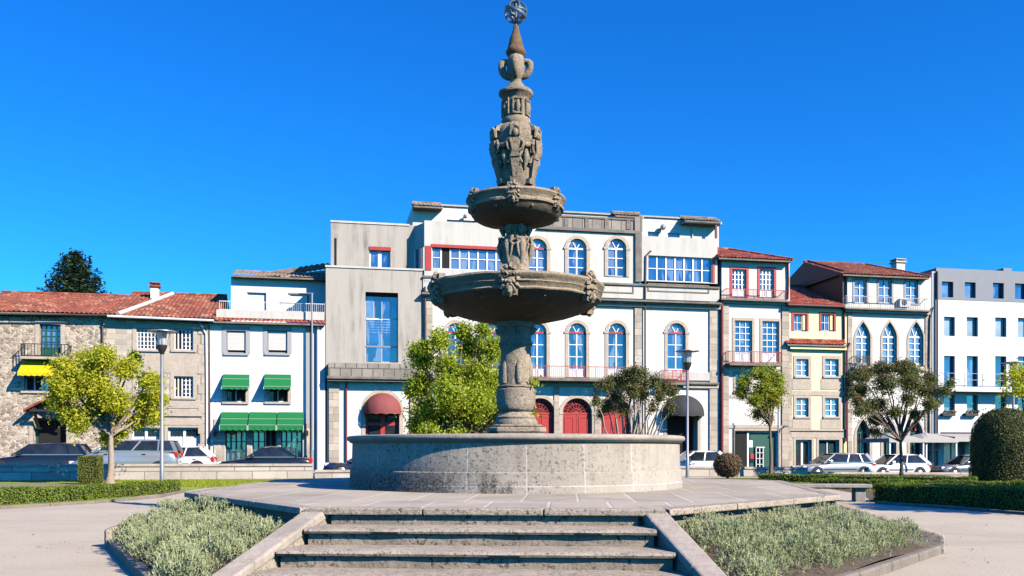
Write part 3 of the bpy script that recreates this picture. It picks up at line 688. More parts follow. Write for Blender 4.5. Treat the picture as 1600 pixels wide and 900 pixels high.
        return b.build(name, M[mat], parent or s.root)
    def pipe(s, pts, mat, r=.055, off=.09, yo=0.0, name='drainpipe'):
        b = MB(); P = [(*[s.p(x, y, yo-off)[0]], yo-off, s.p(x, y, yo-off)[1]) for x, y in pts]; b.tube(P, r, 8)
        return b.build(name, M[mat], s.root, smooth=50)
    def roof(s, name, mat, x0, x1, yeave, yridge, over=.4, depth=5.0, yo=0.0, hl=0.0, hr=0.0, xr=None, tile=.24, back=True, xpad=(0, 0), zr=None, gable=None):
        """corrugated clay-tile slope with eave, hips and a plain back slope"""
        xr = (x0+x1)/2 if xr is None else xr; ye = yo-over
        a, c = s.sx(x0, ye)-xpad[0], s.sx(x1, ye)+xpad[1]; ze = s.z(xr, yeave, ye); yr = yo+depth
        zr_ = s.z(xr, yridge, yr) if zr is None else zr
        L = yr-ye; nc = max(8, int((c-a)/tile)*4); rows = max(5, int(L/.42)); b = MB(); st_ = []
        h = [0, .045, .06, .045]
        for i in range(nc+1):
            x = a+(c-a)*i/nc; tm = 1.0
            if hl: tm = min(tm, (x-a)/hl)
            if hr: tm = min(tm, (c-x)/hr)
            col = []
            for j in range(rows+1):
                t = tm*j/rows; lip = .018*((j % 2)) if j else 0
                col.append(len(b.v)); b.v.append((x, ye+L*t, ze+(zr_-ze)*t+h[i % 4]+lip+.01*math.sin(x*5.3+j*2.1)*.6))
            st_.append(col)
        for i in range(nc):
            for j in range(rows): b.f.append((st_[i][j], st_[i+1][j], st_[i+1][j+1], st_[i][j+1]))
        # eave board under the tiles
        o = b.build(name, M[mat], s.root)
        e = MB(); e.box(a+.05, c-.05, ye+.05, yo+.02, ze-.12, ze-.02); e.build('eave', M['trim_dark'], o)
        # hip sides and back slope
        k = MB(); A0, A1 = (a, ye, ze), (c, ye, ze); B0, B1 = (a+hl, yr, zr_), (c-hr, yr, zr_); yb2 = yr+L
        C0, C1 = (a, yb2, ze), (c, yb2, ze); k.add([B0, B1, C1, C0], [(0, 1, 2, 3)])
        k.add([A1, C1, B1], [(0, 1, 2)]); g_ = k if gable is None else MB(); g_.add([A0, B0, C0], [(0, 1, 2)])
        if back: k.build('back_slope', M[mat], o)
        if back and gable: g_.build('gable', M[gable], o)
        r = MB(); r.tube([(B0[0], yr, zr_+.05), (B1[0], yr, zr_+.05)], .1, 8)
        if hl: r.tube([(a, ye, ze+.06), (a+hl, yr, zr_+.06)], .09, 8)
        if hr: r.tube([(c, ye, ze+.06), (c-hr, yr, zr_+.06)], .09, 8)
        r.build('ridge_tile', M[mat], o, smooth=60)
        return o
    def awning(s, x0, x1, yt, yb, d, mat, val=.22, yo=0.0, trim=None, sag=.02, lines=()):
        y1 = yo-d; a, c = s.sx(x0, y1), s.sx(x1, y1); xm = (x0+x1)/2; zt = s.z(xm, yt, yo-.05); zb_ = s.z(xm, yb, y1); zv = zb_+val
        b = MB(); N = 6; P = []
        for i in range(N+1):
            t = i/N; P.append((yo-.06+(y1-yo+.06)*t, zt+(zv-zt)*t-sag*math.sin(math.pi*t)))
        sc_ = max(3, int((c-a)/.28)); o = len(b.v)
        for (y, z) in P: b.v += [(a, y, z), (c, y, z)]
        for i in range(N): k = o+2*i; b.f.append((k, k+1, k+3, k+2))
        o = len(b.v); n = sc_*4
        for k in range(n+1):
            x = a+(c-a)*k/n; b.v += [(x, y1-.004, zv), (x, y1-.01-.01*math.sin(k*1.3), zb_+.04*abs(math.sin(math.pi*k/4)))]
        for k in range(n): b.f.append((o+2*k, o+2*k+1, o+2*k+3, o+2*k+2))
        for x in (a, c):
            o = len(b.v); b.v += [(x, yo-.06, zt-.02)]+[(x, y, z) for y, z in P]+[(x, y1, zb_+.05), (x, yo-.06, zb_+.12)]; b.f.append(tuple(range(o, len(b.v))))
        w = b.build('awning', M[mat], s.root)
        if trim:
            g = MB()
            for t in lines: 
                y, z = yo-.06+(y1-yo+.06)*t, zt+(zv-zt)*t-sag*math.sin(math.pi*t); g.box(a, c, y-.012, y+.012, z+.008, z+.02)
            g.box(a-.012, a+.012, y1-.02, y1+.01, zb_+.02, zv); g.box(c-.012, c+.012, y1-.02, y1+.01, zb_+.02, zv); g.build('trim', M[trim], w)
        return w
    def dome_awning(s, x0, x1, yt, yb, d, mat, yo=0.0):
        a, c = s.sx(x0, yo), s.sx(x1, yo); xm = (x0+x1)/2; zt, zb_ = s.z(xm, yt, yo), s.z(xm, yb, yo); m = (a+c)/2; r = (c-a)/2; h = zt-zb_
        b = MB(); nu, nv = 20, 10
        for j in range(nv+1):
            f = math.pi/2*j/nv      # 0 at the front hem, 90 at the wall
            for i in range(nu+1):
                th = math.pi*i/nu; rib = 1+.012*(1 if i % 4 == 0 else -1)
                b.v.append((m+r*math.cos(th)*(.999), yo-.02-d*math.sin(th)*math.cos(f)*rib, zb_+h*math.sin(th)*math.sin(f) if True else 0))
        for j in range(nv):
            for i in range(nu): k = j*(nu+1)+i; b.f.append((k, k+1, k+nu+2, k+nu+1))
        o = len(b.v)
        for i in range(nu+1): th = math.pi*i/nu; b.v += [(m+r*math.cos(th), yo-.024-d*math.sin(th), zb_), (m+r*math.cos(th), yo-.024-d*math.sin(th), zb_-.2+.03*math.sin(i*1.9))]
        for i in range(nu): b.f.append((o+2*i, o+2*i+1, o+2*i+3, o+2*i+2))
        return b.build('awning', M[mat], s.root, smooth=30)
    def chimney(s, x0, x1, yt, yb, yo, mat='white', cap='tile', parent=None):
        a, c = s.sx(x0, yo), s.sx(x1, yo); xm = (x0+x1)/2; zt, zb_ = s.z(xm, yt, yo), s.z(xm, yb, yo); w = c-a
        b = MB(); b.box(a, c, yo, yo+w, zb_-1.2, zt-.28); ch = b.build('chimney', M[mat], parent or s.root)
        g = MB(); g.box(a-.09, c+.09, yo-.09, yo+w+.09, zt-.278, zt-.17)
        for q in ((a, yo), (c-.12, yo), (a, yo+w-.12), (c-.12, yo+w-.12)): g.box(q[0], q[0]+.12, q[1], q[1]+.12, zt-.17, zt-.06)
        g.box(a-.07, c+.07, yo-.07, yo+w+.07, zt-.06, zt); g.build('chimney_cap', M[cap], ch)
        return ch
# ---------------------------------------------------------------- 1: stone house with yellow awning
h = Bld('stone_house', 'rubble stone house with red tile roof, yellow awning and small iron balcony', -60, 167)
h.window('f', 62, 507, 95, 556, rd=.3, cols=4, rows=4, fr='green', glass='glass_pale', sur='trim', sw=.22, panel=.28, panelmat='green', name='balcony_door')
h.window('f', 38, 588, 95, 611, rd=.3, cols=4, rows=2, fr='frame', glass='glass_pale', dark=((0, .42),), sur='trim', sw=.18, sill='trim')
h.window('f', 52, 653, 104, 730, rd=.5, cols=1, rows=1, fr='green', glass='dark', sur='trim', sw=.2, name='doorway', ft=.12)
h.window('f', -40, 510, -12, 556, rd=.3, cols=2, rows=4, fr='green', glass='glass_pale', sur='trim', sw=.2)
h.wall('f', 'wall', 'rubble', -60, 167, 492, depth=9.5)
bal = h.box('balcony', 'trim', 31, 108, 557, 561, -.75, -.002); h.rail(33, 106, 537, 557, .7, 'iron', parent=bal)
h.awning(27, 107, 564, 588, .95, 'awn_yellow', val=.2)
# little gabled porch over the doorway
a, c, m_ = h.sx(36, -.9), h.sx(106, -.9), h.sx(73, -.9); z0, z1 = h.z(73, 643, -.9), h.z(73, 624, -.9); b = MB()
for q in (a, c): b.hexa([(q,-.9,z0),(m_,-.9,z1),(m_,-.01,z1),(q,-.01,z0),(q,-.9,z0+.13),(m_,-.9,z1+.13),(m_,-.01,z1+.13),(q,-.01,z0+.13)])
po = b.build('porch_roof', M['tile'], h.root)
b = MB()
for q, w in ((a, 1), (c, -1)): b.bar((q+w*.5, -.05, z0-.75), (q+w*.5, -.8, z0+.12), .12); b.bar((q+w*.5, -.85, z0+.14), (q+w*.5, -.03, z0+.14), .12)
b.bar((a+.3, -.8, z0+.06), (c-.3, -.8, z0+.06), .12); b.build('porch_bracket', M['darkwood'], po)
b = MB(); b.tube([(m_, -.55, z0+.35), (m_, -.55, z0-.1)], .02, 6); b.lathe([(.02, z0-.1), (.14, z0-.16), (.1, z0-.42), (.03, z0-.46)], 8, m_, -.55); b.build('lantern', M['iron'], po)
rf = h.roof('roof', 'tile', -60, 183, 490, 462, over=.45, depth=5.5, xr=140)
h.pipe([(160, 500), (161, 560), (161, 690)], 'pipe_dark', .05); h.pipe([(-60, 489.5), (60, 491), (168, 492)], 'pipe_dark', .05, .52, name='gutter')
# ---------------------------------------------------------------- 2: stone house with white lattice windows
h = Bld('stone_house', 'granite block house with white lattice windows, white gutter and white garage doors', 167, 326)
h.window('f', 213, 513, 247, 546, cols=6, rows=5, glass='glass_dark', sur='trim', sw=.2, mt=.036, ft=.07, sill='trim')
h.window('f', 272, 514, 302, 547, cols=5, rows=5, glass='glass_dark', sur='trim', sw=.2, dark=((0, .47),), mt=.036, sill='trim')
h.window('f', 272, 588, 302, 621, cols=5, rows=5, glass='glass_dark', sur='trim', sw=.2, dark=((0, .47),), mt=.036, sill='trim')
h.window('f', 213, 588, 247, 621, cols=6, rows=5, glass='glass_dark', sur='trim', sw=.2, mt=.036, sill='trim')
for x0, x1 in ((205, 250), (262, 313)):
    f = h.window('f', x0, 668, x1, 738, rd=.3, cols=2, rows=1, glass='frame', sur='trim', sw=.16, name='garage_door', ft=.1, mt=.08)
    a, c = h.sx(x0), h.sx(x1); zt, zb_ = h.z((x0+x1)/2, 671), h.z((x0+x1)/2, 681); b = MB(); w = (c-a-.3)/8
    for k in range(8):
        q = a+.13+(c-a-.26)*k/8+(.02 if k < 4 else .04); b.box(q, q+w*.8, .205, .24, zb_, zt)
    b.build('pane', M['glass_dark'], f)
h.wall('f', 'wall', 'rubble2', 167, 326, 498, depth=9.5)
b = MB(); s_ = h.sx
for k in range(17):
    z0 = -.8+k*.56; w = .55 if k % 2 else .38; q = s_(325.5); b.box(q-w, q, -.045, .1, z0, z0+.545)
b.build('quoin', M['trim'], h.root, bevel=.015)
h.box('panel', 'trim', 255, 316, 552, 583, -.03, .1); h.box('panel', 'trim', 205, 252, 552, 583, -.03, .1)
h.box('string_course', 'trim', 199, 316, 641, 650, -.1, .1); h.box('string_course', 'trim', 199, 316, 655, 664, -.06, .1)
h.box('panel', 'trim', 255, 316, 626, 638, -.035, .1)
rf2 = h.roof('roof', 'tile', 170, 336, 497, 461.5, over=.5, depth=5.5, hl=0, xr=300)
h.pipe([(168, 494), (240, 497), (334, 501)], 'pipe_white', .075, .58, name='gutter'); h.pipe([(311, 501), (313, 506), (322, 522), (323, 600), (323, 735)], 'pipe_white', .06)
b = MB(); A = h.p(184, 494, -.5); Bq = h.p(270, 463, 5.5); b.tube([(A[0], -.48, A[1]+.12), ((A[0]+Bq[0])/2, 2.5, (A[1]+Bq[1])/2+.12), (Bq[0], 5.4, Bq[1]+.14)], .13, 8); b.build('mortar_seam', M['parapet'], rf2, smooth=60)
h.chimney(235, 247, 441, 472, 4.0, parent=rf2)
# ---------------------------------------------------------------- 3: white house with green awnings
h = Bld('white_house', 'white rendered house with rows of green awnings and a roof terrace', 326, 508)
for x0, x1 in ((354, 384), (418, 449)):
    f = h.window('f', x0, 517, x1, 552, rd=.2, cols=1, rows=1, fr='greyframe', glass='dark', sur='greyframe', sw=.24, sill='greyframe')
    b = MB(); a, c = h.sx(x0), h.sx(x1); zt, zb_ = h.z((x0+x1)/2, 518), h.z((x0+x1)/2, 547)
    for k in range(14): z = zb_+(zt-zb_)*k/14; b.box(a+.04, c-.04, .07, .12, z+.004, z+(zt-zb_)/14-.004)
    b.build('roller_shutter', M['shutter'], f); h.box('shutter_box', 'greyframe', x0-5, x1+4, 511, 516.5, -.06, .1, parent=f)
for x0, x1 in ((352, 384), (418, 450)):
    h.window('f', x0, 592, x1, 628, rd=.35, cols=2, rows=1, fr='frame', glass='glass_dark', sur='trim', sw=.17, sill='trim', dark=((.28, 1),))
    h.awning(x0-6, x1+4, 585, 609, .8, 'awn_green', val=.16, trim='awn_white', lines=(.35, .97))
for x0, x1, dk in ((352, 385, ()), (394, 432, ((.55, 1),)), (439, 472, ())):
    h.window('f', x0, 660, x1, 735, rd=.3, cols=4, rows=5, fr='green', glass='glass_pale', dark=dk, name='glazed_door', ft=.07, mt=.05)
for x0, x1 in ((343, 386), (387.5, 431), (432.5, 474)): h.awning(x0, x1, 644, 673, 1.0, 'awn_green', val=.3, trim='awn_white', lines=(.5, .98))
W = h.wall('f', 'wall', 'bright', 326, 508, 506, depth=8)
h.box('plinth', 'rubble2', 334, 351, 655, 745, -.06, .1); h.box('plinth', 'rubble2', 386, 393, 672, 745, -.06, .1); h.box('plinth', 'rubble2', 433, 438, 672, 745, -.06, .1); h.box('plinth', 'rubble2', 473, 484, 662, 745, -.06, .1)
h.box('side_strip', 'greyframe', 478, 488, 508, 745, -.03, .08)
for x in (335.5, 478.5):
    a, z = h.p(x, 676, -.25); b = MB(); b.tube([(a, -.07, z+.12), (a, -.25, z+.2), (a, -.25, z+.12)], .018, 6); b.lathe([(.04, z+.13), (.13, z+.08), (.1, z-.18), (.03, z-.22)], 8, a, -.25); b.build('wall_lantern', M['iron'], h.root)
h.pipe([(327, 508), (327.5, 600), (328, 738)], 'pipe_dark', .035, .05); h.pipe([(497, 505), (497, 600), (497, 735)], 'pipe_white', .1, .13); h.pipe([(486, 505), (486, 735)], 'pipe_dark', .04, .06)
rf = h.roof('tile_eave', 'tile_red', 326, 508, 503, 494, over=.5, depth=.9, back=False, xr=415)
h.box('fascia', 'red', 327, 507, 503.5, 506, -.44, -.36)
h.box('terrace_parapet', 'parapet', 338, 507, 486, 498, -.02, .2, xr=420)
h.rail(343, 507, 472, 487, -.05, 'pipe_white', n=52, sides=False, xr=420, th=.014)
# set-back storey
h.window('t', 386, 457, 416, 500, yo=2.6, rd=.2, cols=1, rows=1, glass='frame', name='terrace_door'); h.window('t', 452, 459, 484, 500, yo=2.6, rd=.2, cols=1, rows=1, glass='frame', dark=((.88, 1),), name='terrace_door')
h.wall('t', 'upper_wall', 'bright', 361, 513, 433, 512, yo=2.6, depth=5)
h.roof('upper_roof', 'tile_old', 360, 512, 431, 427, over=.55, depth=2.2, yo=2.6, xr=415, back=False)
# grey tiled slope behind, rising to the right
a, c, y = h.sx(398, 5.2), h.sx(516, 5.2), 5.2; zl, zr_ = h.z(398, 429, 5.2), h.z(516, 413, 5.2); b = MB(); n = 56
for k in range(n+1):
    t = k/n; x = a+(c-a)*t; hh = [0, .06, .08, .06][k % 4]; zz = zl+(zr_-zl)*min(1, t*1.1)
    b.v += [(x, y, zz+hh-.25), (x, y, zz+hh), (x, y+4, zz+hh+.4)]
for k in range(n): o = 3*k; b.f += [(o, o+3, o+4, o+1), (o+1, o+4, o+5, o+2)]
b.build('rear_roof', M['tile_old'], h.root); 
b = MB(); zm = h.z(430, 433, 5.2); b.add([(a, y+.2, zm), (c, y+.2, zm), (c, y+.2, zr_-.3), (a, y+.2, zl-.2)], [(0, 1, 2, 3)]); b.box(a, c, y+.25, y+3, 0, zm); b.build('rear_wall', M['concrete'], h.root)
# ---------------------------------------------------------------- 4: large building with arched windows
h = Bld('arched_building', 'large cream building with tall arched windows, stained ledges and red arched doors', 508, 1126, cat='building')
ST = dict(sur='trim', sw=.2)
# second and third floor arched windows
for x in (712, 770, 840, 902, 964, 1057):
    h.window('f', x-14, 505, x+14, 590, 'round', rd=.25, cols=2, rows=3, panel=.2, transom='red', ft=.075, mt=.05, name='french_window', **ST)
for x in (840, 902, 964):
    h.window('t', x-14.5, 373, x+14.5, 432, 'round', rd=.25, cols=2, rows=3, ft=.075, mt=.055, transom='redrail' if x == 840 else None, **ST)
for x in (724, 783, 844, 902, 962):
    f = h.window('f', x-23, 622, x+23, 735, 'round', rd=.35, cols=2, rows=1, fr='red', glass='dark', sur='trim', sw=.22, name='arched_door', fan=False, ft=.09, mt=.06)
    a, c = h.sx(x-23), h.sx(x+23); w = c-a; zs = h.z(x, 622)-w/2; zb_ = h.z(x, 735); b = MB(); m_ = (a+c)/2
    for q0, q1 in ((a+.06, m_-.03), (m_+.03, c-.06)):
        b.box(q0, q1, .24, .29, zb_, zs-.05)
        for z0, z1 in ((zb_+.15, zb_+1.1), (zb_+1.25, zs-.2)): ringmesh(b, [(q0+.2, z0+.07), (q1-.2, z0+.07), (q1-.2, z1-.07), (q0+.2, z1-.07)], [(q0+.12, z0), (q1-.12, z0), (q1-.12, z1), (q0+.12, z1)], .215, .245)
    b.build('door_leaf', M['red'], f); b = MB(); r = w/2-.09
    b.box(a+.03, c-.03, .22, .31, zs-.055, zs+.055)
    for k in range(1, 8):
        t = math.pi*k/8; b.bar((m_, .28, zs), (m_+r*math.cos(t), .28, zs+r*math.sin(t)), .035, .03, up=(0, 1, 0))
    for rr in (.35, .68):
        pts = [(m_+r*rr*math.cos(math.pi*k/14), .27, zs+r*rr*math.sin(math.pi*k/14)) for k in range(15)]; b.tube(pts, .025, 6)
    for k in range(7):
        t = math.pi*(k+.5)/7; pts = [(m_+r*.84*math.cos(t)+r*.13*math.cos(q), .275, zs+r*.84*math.sin(t)+r*.13*math.sin(q)) for q in [math.pi*j/5 for j in range(11)]]; b.tube(pts, .018, 5)
    b.build('fanlight_grille', M['red'], f)
# left arch with red door and dome awning, right arch with black awning
f = h.window('g', 571, 614, 624, 735, 'round', rd=.4, cols=2, rows=1, fr='red', glass='darkwood', sur='trim', sw=.22, name='arched_door', fan=False, ft=.12, mt=.12)
for x0, x1 in ((577, 594), (602, 618)): h.box('pane', 'glass_dark', x0, x1, 665, 678, .25, .3, parent=f); h.box('pane', 'glass_dark', x0, x1, 648, 660, .25, .3, parent=f)
h.box('door_rail', 'red', 573, 622, 660, 665, .24, .3, parent=f); h.box('door_rail', 'red', 594.5, 601.5, 646, 735, .235, .3, parent=f)
h.dome_awning(568, 627, 614, 642, 1.0, 'awn_red')
f = h.window('f', 1042, 622, 1090, 735, 'round', rd=.8, cols=1, rows=1, fr='darkwood', glass='dark', sur='trim', sw=.2, name='arched_door', fan=False, ft=.1)
h.dome_awning(1034, 1098, 617, 646, 1.2, 'awn_black')
h.wall('f', 'wall', 'white', 660, 1124, 462, depth=10, xr=860)
# stained render wing on the left (ground floor white, upper blind wall with one tall window)
h.wall('g', 'ground_wall', 'white', 511, 660, 594, depth=8, xr=585)
f = h.window('w', 571, 457, 622, 566, rd=.55, cols=1, rows=1, fr='greymetal', glass=None, ft=.03)
for (y0, y1, g, n) in ((459, 498, 'glass', 4), (499.5, 541, 'glass', 2), (542, 565, 'glass', 2)):
    for k in range(n): h.box('pane', g if k != 0 or n != 4 else 'glass_pale', 572+50*k/n+.6, 572+50*(k+1)/n-.6, y0, y1, .47+.003*k, .5, parent=f)
b = MB(); b.box(h.sx(571), h.sx(622), .495, .54, h.z(597, 566), h.z(597, 457)); b.build('glazing_back', M['frame'], f)
h.box('sash_rail', 'frame', 571.5, 592, 497.2, 499.6, .43, .5, parent=f); h.box('sash_rail', 'greymetal', 571.5, 622, 540.5, 543, .44, .5, parent=f); h.box('window_head', 'dark', 571, 622, 457.2, 463, .36, .5, parent=f)
for k in range(5): h.box('louvre', 'glass_pale', 573, 621, 503+k*4, 504.2+k*4, .455, .468, parent=f)
h.wall('w', 'render_wing', 'concrete', 509, 660, 418.5, 594, yo=-.03, depth=8, xr=585)
h.box('wing_coping', 'parapet', 508, 661, 417, 420, -.09, .3, xr=585)
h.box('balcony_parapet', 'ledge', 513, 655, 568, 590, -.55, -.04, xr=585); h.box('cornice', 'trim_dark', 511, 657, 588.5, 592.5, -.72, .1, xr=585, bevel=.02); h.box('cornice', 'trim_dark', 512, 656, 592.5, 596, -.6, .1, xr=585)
h.box('pilaster', 'ashlar', 514, 530, 597, 740, -.12, .1)
h.box('pilaster', 'ashlar', 661, 676, 470, 590, -.12, .1); h.box('pilaster', 'ashlar', 641, 655, 598, 740, -.1, .1)
h.pipe([(541, 598), (541, 660), (541, 735)], 'pipe_red', .06, .09); h.pipe([(664, 448), (664.5, 500), (664.5, 572)], 'pipe_dark', .06, .2)
# upper storeys
f = h.window('u', 577, 388, 610, 421, yo=.95, rd=.25, cols=2, rows=1, ft=.1, mt=.12)
h.box('lintel', 'red', 577, 611, 385.5, 391, .9, 1.1, parent=f)
h.wall('u', 'upper_wing', 'concrete', 517, 662, 348.5, 425, yo=.95, depth=7, xr=580); h.box('upper_coping', 'parapet', 516.5, 640, 347, 350, .9, 1.2, xr=580)
h.box('vent_slot', 'dark', 522.5, 526, 372, 416, .93, .97)
h.wall('t', 'upper_wall', 'cream', 783, 1003, 362, 462, yo=.02, depth=8, xr=900)
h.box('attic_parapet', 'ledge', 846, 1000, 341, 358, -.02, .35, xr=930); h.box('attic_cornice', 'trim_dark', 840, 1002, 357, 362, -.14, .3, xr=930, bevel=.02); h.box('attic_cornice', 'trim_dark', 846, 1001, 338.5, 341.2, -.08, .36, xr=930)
for x in (885, 917, 948, 982): h.box('attic_pier', 'trim_dark', x-3, x+3, 341, 358, -.07, .3)
h.box('attic_pier', 'ledge', 992, 1004, 339.5, 362, -.12, .4)
h.box('pilaster', 'trim_dark', 993, 1003, 362, 440, -.12, .1)
# left bay with the glazed strip: splayed glazed side
def bay(x0, x1, y_top, y_sill, y_head, panes, dark=(), red=True, key='b', splay=True, px_post=None):
    yo = -.12
    f = h.window(key, x0+12 if splay else x0+10, y_head, x1, y_sill, yo=yo, rd=.22, cols=panes, rows=2, ft=.05, mt=.05, dark=dark, name='strip_window')
    h.wall(key, 'bay_wall', 'parapet', x0, x1+(0 if splay else 9), y_top, 441, yo=yo, depth=5, xr=(x0+x1)/2); return f
f = bay(663, 790, 347.5, 421.5, 386.5, 8, dark=((.125, .25),), key='b1')
h.box('red_lintel', 'red', 674, 789, 383.5, 388.3, -.17, -.1, parent=f, xr=730); h.box('red_post', 'red', 664.5, 674, 384, 422, -.16, -.1, parent=f)
# splayed corner of that bay
a, c = h.sx(648, .6), h.sx(663, -.12); zt, zh, zs, zb_ = h.z(663, 347.5, -.12), h.z(663, 386, -.12), h.z(663, 422, -.12), h.z(663, 441, -.12)
b = MB(); b.hexa([(a,.95,zb_),(c,-.118,zb_),(c,.2,zb_),(a+.3,.95,zb_),(a,.95,zs),(c,-.118,zs),(c,.2,zs),(a+.3,.95,zs)]); b.build('bay_side', M['parapet'], h.root); b = MB(); b.hexa([(a,.95,zh),(c,-.118,zh),(c,.2,zh),(a+.3,.95,zh),(a,.95,zt),(c,-.118,zt),(c,.2,zt),(a+.3,.95,zt)]); b.build('bay_side', M['parapet'], h.root)
b = MB(); b.hexa([(a+.04,.95,zs),(c-.02,-.08,zs),(c-.02,.15,zs),(a+.3,.95,zs),(a+.04,.95,zh),(c-.02,-.08,zh),(c-.02,.15,zh),(a+.3,.95,zh)]); g = b.build('side_pane', M['glass'], h.root)
b = MB(); 
for t in (.03, .5, .97): b.bar((a+.02+(c-a-.02)*t, .94-1.05*t, zs), (a+.02+(c-a-.02)*t, .94-1.05*t, zh), .07)
b.build('side_frame', M['frame'], g)
f = bay(1003, 1112, 371, 440, 401, 7, red=False, key='b2', splay=False)
h.box('red_post', 'red', 1113.5, 1117, 402, 441, -.16, -.1, parent=f)
h.pipe([(1017, 392), (1009, 400), (1008, 470), (1008, 600), (1008, 735)], 'pipe_dark', .06, .16)
# panel band and main cornice under the third floor
h.box('panel_band', 'parapet', 661, 1124, 440, 462, -.1, .1, xr=860); 
for x0, x1 in ((676, 780), (795, 870), (884, 990), (1012, 1108)): 
    b = MB(); a, c = h.sx(x0, -.1), h.sx(x1, -.1); xm = (x0+x1)/2; z0, z1 = h.z(xm, 457, -.1), h.z(xm, 444, -.1); ringmesh(b, [(a+.07, z0+.07), (c-.07, z0+.07), (c-.07, z1-.07), (a+.07, z1-.07)], [(a, z0), (c, z0), (c, z1), (a, z1)], -.135, -.09); b.build('panel_moulding', M['trim_dark'], h.root)
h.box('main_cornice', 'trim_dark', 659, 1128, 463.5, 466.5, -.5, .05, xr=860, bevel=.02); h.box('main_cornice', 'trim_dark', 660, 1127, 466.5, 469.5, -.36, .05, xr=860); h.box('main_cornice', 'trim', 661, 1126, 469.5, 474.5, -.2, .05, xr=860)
h.box('string_course', 'trim_dark', 661, 1125, 438, 441, -.2, -.101, xr=860)
# pilasters, balcony and ledge of the first floor
h.box('pilaster', 'ashlar', 992, 1003, 472, 735, -.1, .1); h.box('pilaster', 'ashlar', 1109, 1121, 472, 745, -.1, .1); h.box('pilaster', 'ashlar', 866, 874, 604, 735, -.07, .1); h.box('pilaster', 'ashlar', 929, 937, 604, 735, -.07, .1)
h.box('ledge', 'trim_dark', 655, 1124, 593.5, 597, -.3, .05, xr=860, bevel=.02); h.box('ledge', 'trim', 656, 1123, 597, 603, -.16, .05, xr=860)
bal = h.box('balcony', 'trim_dark', 690, 996, 590.5, 595.5, -1.0, -.31, xr=900, bevel=.02); h.rail(692, 995, 572, 591, .93, 'redrail', parent=bal, xr=900, n=100, th=.016)
h.box('ledge_parapet', 'parapet', 1003, 1110, 581, 594, -.1, .05, xr=1057)
bal = h.box('balcony', 'trim_dark', 1037, 1077, 597.5, 601, -.75, -.31); h.rail(1038, 1076, 578, 598, .7, 'red', parent=bal, n=18, mid=1)
# penthouse
b0 = 4.2
for x0, x1, y0 in ((698, 720, 343.5), (722, 742, 344.5), (1012, 1029, 362), (1043, 1062, 364)): h.window('p', x0, y0, x1, 378, yo=b0, rd=.2, cols=1, rows=1, ft=.06)
h.wall('p', 'penthouse_wall', 'white', 645, 1123, 331.5, 400, yo=b0, depth=7, xr=884); h.box('penthouse_coping', 'trim', 644, 1124, 329.5, 332, b0-.12, b0+.2, xr=884)
for x0, x1, y0, y1 in ((646, 692, 318.5, 325), (961, 1006, 333.5, 341), (1070, 1128, 341.5, 350)):
    h.box('canopy_slab', 'parapet', x0, x1, y0+3.5, y1-1, b0-.8, b0-.01); h.roof('canopy_tile', 'tile_old', x0, x1, y0+3, y0+.5, over=.9, depth=.0, yo=b0, back=False)
h.box('canopy_post', 'pipe_red', 1118, 1121, 350, 372, b0-.75, b0-.6); h.pipe([(700+382, 355), (700+382, 380)], 'pipe_white', .04, .08, b0)
a, z = h.p(727, 338, b0-.3); b = MB(); b.ball((a, b0-.3, z), (.14, .2, .14)); b.tube([(a, b0-.2, z), (a, b0, z+.1)], .04, 6); b.build('floodlight', M['greymetal'], h.root)
a, z = h.p(1036, 355, b0-.3); b = MB(); b.ball((a, b0-.3, z), (.2, .2, .2)); b.tube([(a, b0-.2, z), (a, b0, z+.1)], .04, 6); b.build('floodlight', M['greymetal'], h.root)
# ---------------------------------------------------------------- 5: narrow pink-white house
h = Bld('narrow_house', 'narrow pale pink house with red window frames, red hipped roof and shop below', 1127, 1234)
for x0, x1 in ((1144, 1166), (1187, 1209)):
    h.window('f', x0, 421, x1, 465, rd=.2, cols=4, rows=4, sur='red', sw=.16, panel=.3, name='french_window', ft=.07, mt=.05)
h.window('f', 1148, 501, 1175, 566, rd=.2, cols=3, rows=5, sur='trim', sw=.17, panel=.24, name='french_window', ft=.08, mt=.05); h.window('f', 1191, 502, 1217, 567, rd=.2, cols=3, rows=5, sur='trim', sw=.17, panel=.24, name='french_window', ft=.08, mt=.05)
h.window('f', 1149, 584, 1170, 612, rd=.2, cols=3, rows=3, sur='trim', sw=.15, sill='trim'); h.window('f', 1194, 585, 1214, 613, rd=.2, cols=3, rows=3, sur='trim', sw=.15, sill='trim')
f = h.window('f', 1148, 673, 1217, 742, rd=.3, cols=1, rows=1, fr='frame', glass='glass_dark', sur='trim', sw=.16, name='shop_front', ft=.1)
h.box('shop_door', 'dark', 1150, 1167, 675, 742, .2, .235, parent=f); h.box('mullion', 'frame', 1167.3, 1170, 674, 742, .16, .24, parent=f); h.box('door_glass', 'green', 1172, 1213, 676, 742, .245, .255, parent=f)
h.box('notice', 'frame', 1170.5, 1176, 688, 699, .19, .2, parent=f); h.box('display_stand', 'pipe_white', 1182, 1195, 698, 700, .1, .24, parent=f)
b = MB()
for x in (1183, 1188.5, 1194): b.box(h.sx(x)-.03, h.sx(x)+.03, .12, .2, h.z(1188, 740), h.z(1188, 698))
for y in (707, 716, 725): b.box(h.sx(1183), h.sx(1194), .11, .2, h.z(1188, y+1), h.z(1188, y))
b.build('display_rack', M['pipe_white'], f); h.box('poster', 'red', 1172.5, 1178, 709, 717, .19, .2, parent=f); h.box('poster', 'car_blue', 1172.5, 1178, 718, 722, .19, .2, parent=f); h.box('poster', 'green', 1184, 1188, 701, 715, .205, .21, parent=f); h.box('poster', 'green', 1189.5, 1193.5, 709, 724, .205, .21, parent=f)
h.wall('f', 'wall', 'pink', 1127.5, 1234, 404, depth=8, xr=1180)
